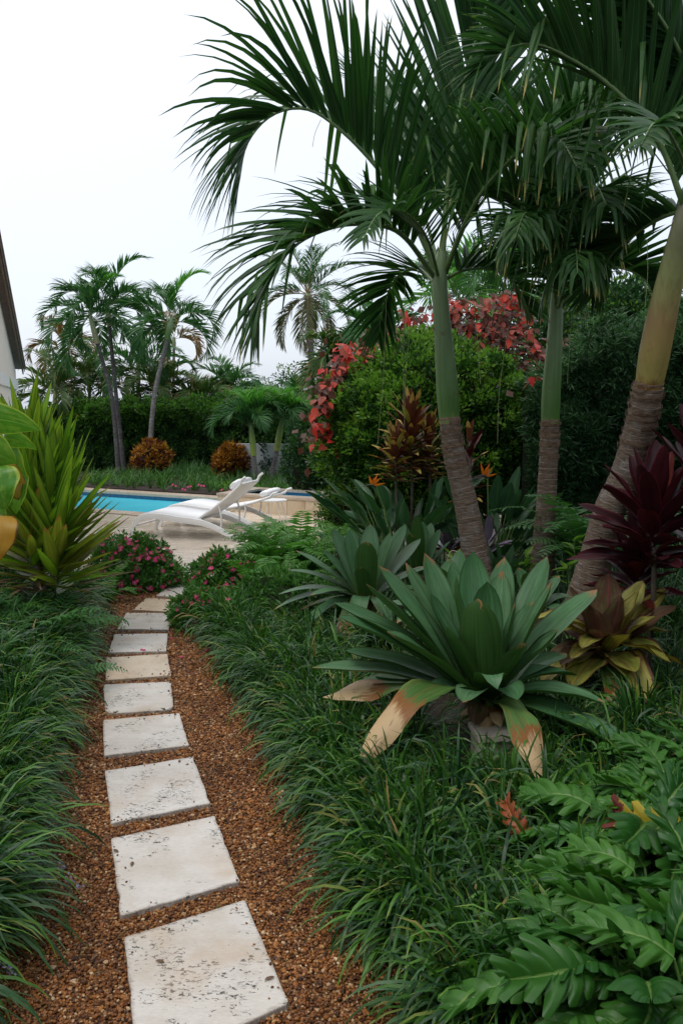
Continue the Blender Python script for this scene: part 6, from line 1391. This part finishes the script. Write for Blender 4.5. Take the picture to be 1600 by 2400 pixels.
# left bed: leaning towards the path
bl = [(-3.6, 7.0)] + [(float(p[0]) - .09, float(p[1])) for p in GL] + [(-1.4, 1.2), (-3.6, 1.2)]
x, y = scatter(bl, .19, .38); k_ = (np.abs(x) < .50 * y + .45); x, y = x[k_], y[k_]
_e = resample(np.array(GL), 60)[0]; x = np.r_[x, _e[:, 0] - rng.uniform(.15, .24, 60)]; y = np.r_[y, _e[:, 1]]
dist = edge_x(GL, y) - x
mb = clumps(MB(), x, y, 112, .36, lw * 1.4, np.clip(dist * .30, 0, .20), (40, 88), 1.7, 7, lean=np.array([.75, -.25, 0]), leanamt=.38, mats=(0, 1, 2), pm_=[.56, .40, .04], brad=.05)
o = mb.build('liriope_grass', [M['liri2'], M['liri'], M['liriy']]); tag(o, 'dark strappy liriope grass spilling over the left side of the path', 'liriope grass', kind='stuff')
# right bed
brp = [(float(p[0]) + .05, float(p[1])) for p in GR] + [(1.0, 1.3), (2.6, 1.3), (2.6, 5.4), (0.2, 5.6), (-.6, 5.55)]
x, y = scatter(brp, .19, .38); k_ = (np.abs(x) < .50 * y + .4) & ~((x > .80) & (y < 2.5)); x, y = x[k_], y[k_]
_e = resample(np.array(GR), 44)[0]; x = np.r_[x, _e[:, 0] + rng.uniform(.06, .17, 44), _e[14:, 0] + rng.uniform(.16, .30, 30)]; y = np.r_[y, _e[:, 1], _e[14:, 1]]
dist = x - edge_x(GR, y)
k_ = ((x - cb[0]) ** 2 + (y - cb[1]) ** 2 > .06) & ((x - cb[0] - .02) ** 2 + (y - cb[1] + .30) ** 2 > .022) & (dist > 0) & ~((y > 3.75) & (dist > .62) & (rng.random(len(x)) < .75)); x, y, dist = x[k_], y[k_], dist[k_]
mb = clumps(MB(), x, y, 108, .32, lw * 1.45, np.clip(dist * .12, 0, .05), (42, 88), 1.9, 7, lean=np.array([-.5, -.35, 0]), leanamt=.25, mats=(0, 1, 2), pm_=[.66, .29, .05], brad=.05)
o = mb.build('liriope_grass', [M['liri'], M['liri2'], M['liriy']]); tag(o, 'green strappy liriope grass spreading under the bromeliads on the right', 'liriope grass', kind='stuff')
# under-planting far right so the bed reads full
# lilac flower spikes at the lower left
_sl = ['lowest of all, near the bottom left corner', 'at the left border level with the second stone', 'reaching toward the second stone, upper of the crossing pair', 'longest toward the gravel, lower of the crossing pair', 'highest of the group beside the second stone', 'middle of the group beside the second stone', 'at the left border level with the nearest stone top', 'right one of the upper pair beside the fourth stone', 'left one of the upper pair beside the fourth stone', 'tip over the gravel between second and third stones']
for (px, py, Y) in ((40, 2290, 1.95), (75, 2010, 2.35), (150, 2030, 2.4), (190, 2080, 2.3), (60, 1960, 2.5), (110, 2040, 2.45), (20, 2150, 2.2), (95, 1735, 3.1), (60, 1720, 3.1), (160, 1960, 2.6)):
    p = At(px, py, Y); p0 = np.array([p[0] - .12, p[1] + .02, .1]); ax = spline([p0, (p0 + p) / 2 + [0, 0, .04], p], 14)
    t = thing('lilac_flower_spike', 'thin faded lilac flower spike, ' + _sl.pop(0), 'flower spike', p0, 'lilac flower spikes in the left grass'); mb = MB().tube(ax, .0014, 4); mb.build('stalk', M['petiole'], t)
    Q = ax[rng.integers(7, 14, 26)] + rng.normal(0, .005, (26, 3)); mb = MB(); kites(mb, Q, rng.normal(0, 1, (26, 3)), rng.normal(0, 1, (26, 3)), .010, .008, .2); mb.build('florets', M['lilac'], t)

# ================================================================== PHILODENDRON, BOTTOM RIGHT
def philleaf(nlobe=5, seed=0):
    """one continuous lobed blade: lateral rays swept forward, their length rising and falling lobe by lobe"""
    rs = np.random.default_rng(seed); mb = MB(); n = 64; m_ = 5
    k1 = rs.uniform(.8, 1.2, nlobe + 2)
    for sgn in (-1, 1):
        V = []; Cc = []; ph = rs.uniform(-.12, .12)
        for i in range(n):
            s0 = i / (n - 1); c = np.array([.02 * sin(s0 * 4 + seed), s0 * .97, -.24 * s0 * s0 + .05 * sin(s0 * 5)])
            x = s0 * nlobe + ph + .5; li = int(np.clip(x, 0, nlobe + 1)); fr = x - math.floor(x)
            bump = min(1, 1.45 * abs(sin(pi * fr))) ** .55 * (1.06 - .22 * fr)
            env = .44 * sin(pi * (.20 + .66 * s0)) ** .9 * k1[li] if s0 < .93 else .44 * .40 * (1 - (s0 - .93) / .07 * .8)
            if s0 > .93: bump = 1
            ln = env * (.26 + .74 * bump); ang = R(84 - 56 * s0 ** .8) + .16 * (fr - .5)
            d = np.array([sgn * sin(ang), cos(ang), 0])
            for q in np.linspace(0, 1, m_):
                fwd = np.array([0, .10 * ln * q * q, 0]); z = .10 * q * ln + .05 * sin(pi * q) * bump - (.10 + .22 * k1[li]) * q * q * ln + .018 * (bump - .6) * q
                V.append(c + d * ln * q + fwd + [0, 0, z]); Cc.append((min(1, .75 * s0 + .25 * q), .5 + sgn * q * .36, .5))
        f = [[i * m_ + j, i * m_ + 1 + j, i * m_ + m_ + 1 + j, i * m_ + m_ + j] for i in range(n - 1) for j in range(m_ - 1)]
        if sgn < 0: f = [q[::-1] for q in f]
        mb.add(V, f, Cc)
    P = [np.array([.02 * sin(q * 4 + seed), q * .97, -.24 * q * q + .05 * sin(q * 5) - .004]) for q in np.linspace(0, .95, 12)]
    mb.tube(P, np.linspace(.014, .004, 12), 5, mat=1)
    return mb
PL = {m_: [philleaf(5 + k % 2, k).mesh('leaf', [M[m_], M['petiole']]) for k in range(4)] for m_ in ('phil', 'phily', 'philr')}
def philo(label, loc, nl, L, special=()):
    t = thing('philodendron', label, 'philodendron', loc, 'lobed philodendrons at the lower right'); base = np.array(loc, float)
    for k in range(nl):
        az = k * 2.4 + rng.uniform(-.3, .3); f = (k + .5) / nl; e = R(78 - 62 * f); Ls = L * rng.uniform(.8, 1.15)
        ps = rng.uniform(.24, .36); j = base + np.array([cos(az) * cos(e), sin(az) * cos(e), sin(e)]) * ps
        bend_e = e - R(rng.uniform(25, 60)); d = np.array([cos(az) * cos(bend_e), sin(az) * cos(bend_e), sin(bend_e)]); d = nrm(d + np.array([-.6, .15, .05]) * rng.uniform(0, 1.2))
        MB().tube(spline([base, (base + j) / 2 + [0, 0, .02], j], 6), .0045, 5).build('leaf_stalk', M['petiole'], t)
        inst('leaf', PL['phil'][rng.integers(4)], t, j, frame_from(d, np.cross(d, [0, 0, 1.]) + rng.normal(0, .38, 3)), float(Ls))
    for (a, b, mt, sc, lab) in special:
        p0, p1 = At(*a), At(*b); d = p1 - p0
        MB().tube(spline([base, (base + p0) / 2 + [0, 0, .04], p0], 6), .0045, 5).build('leaf_stalk', M['petiole'], t)
        o = inst('leaf', PL[mt][0], t, p0, frame_from(d, np.cross(d, [0, 0, 1.]) + np.array([0, 0, .3])), float(np.linalg.norm(d) * sc)); o['label'] = lab
    return t
Pn = [(G(1370, 2330, 0), 'philodendron at the bottom edge, left of the corner'), (G(1620, 2420, 0), 'philodendron in the bottom right corner'), (G(1440, 2120, 0), 'philodendron in the middle of the lower right mass'), (G(1640, 2160, 0), 'philodendron at the right border above the corner one'),
      (G(1330, 2130, 0), 'philodendron nearest the liriope, with a small rusty leaf'), (G(1530, 1990, 0), 'philodendron under the withered bromeliad leaf, with a yellow leaf'), (G(1700, 1990, 0), 'philodendron farthest back at the right border'), (G(1290, 2500, 0), 'philodendron cut by the bottom edge beside the grass'), (G(1460, 2600, 0), 'philodendron closest to the viewer, mostly below the frame')]
for i, (p, lab) in enumerate(Pn):
    sp3 = []
    if i == 5: sp3 = [((1625, 1985, 2.25), (1450, 1902, 2.32), 'phily', 1.0, 'yellow leaf with a dark red tip')]
    if i == 4: sp3 = [((1228, 1965, 2.42), (1172, 1878, 2.5), 'philr', 1.0, 'small rusty orange leaf')]
    philo(lab, (p[0] + .20, p[1] + .0, .0), 48 if i != 8 else 24, .195, sp3)

# ================================================================== extra fill: strappy dark plants under the right hedge and low growth
x, y = scatter([(.2, 5.7), (3.4, 5.2), (3.6, 7.8), (-.2, 8.0)], .26)
mb = clumps(MB(), x, y, 26, .46, .016, 0, (30, 85), .5, 4)
o = mb.build('understory_grass', M['liri2']); tag(o, 'dark strappy undergrowth around the palm feet', 'undergrowth', kind='stuff')
x, y = scatter([(1.0, 3.2), (2.6, 3.0), (2.8, 5.4), (1.0, 5.4)], .2)
mb = clumps(MB(), x, y, 26, .34, .010, 0, (20, 80), .5, 4, mats=(0, 1), pm_=[.8, .2]); o = mb.build('understory_grass', [M['liri2'], M['liri']]); tag(o, 'dark grass behind the ti plants at the right', 'undergrowth', kind='stuff')

if 0: print('TRIS', sum(sum(len(p.vertices) - 2 for p in me.polygons) for me in bpy.data.meshes if me.users))
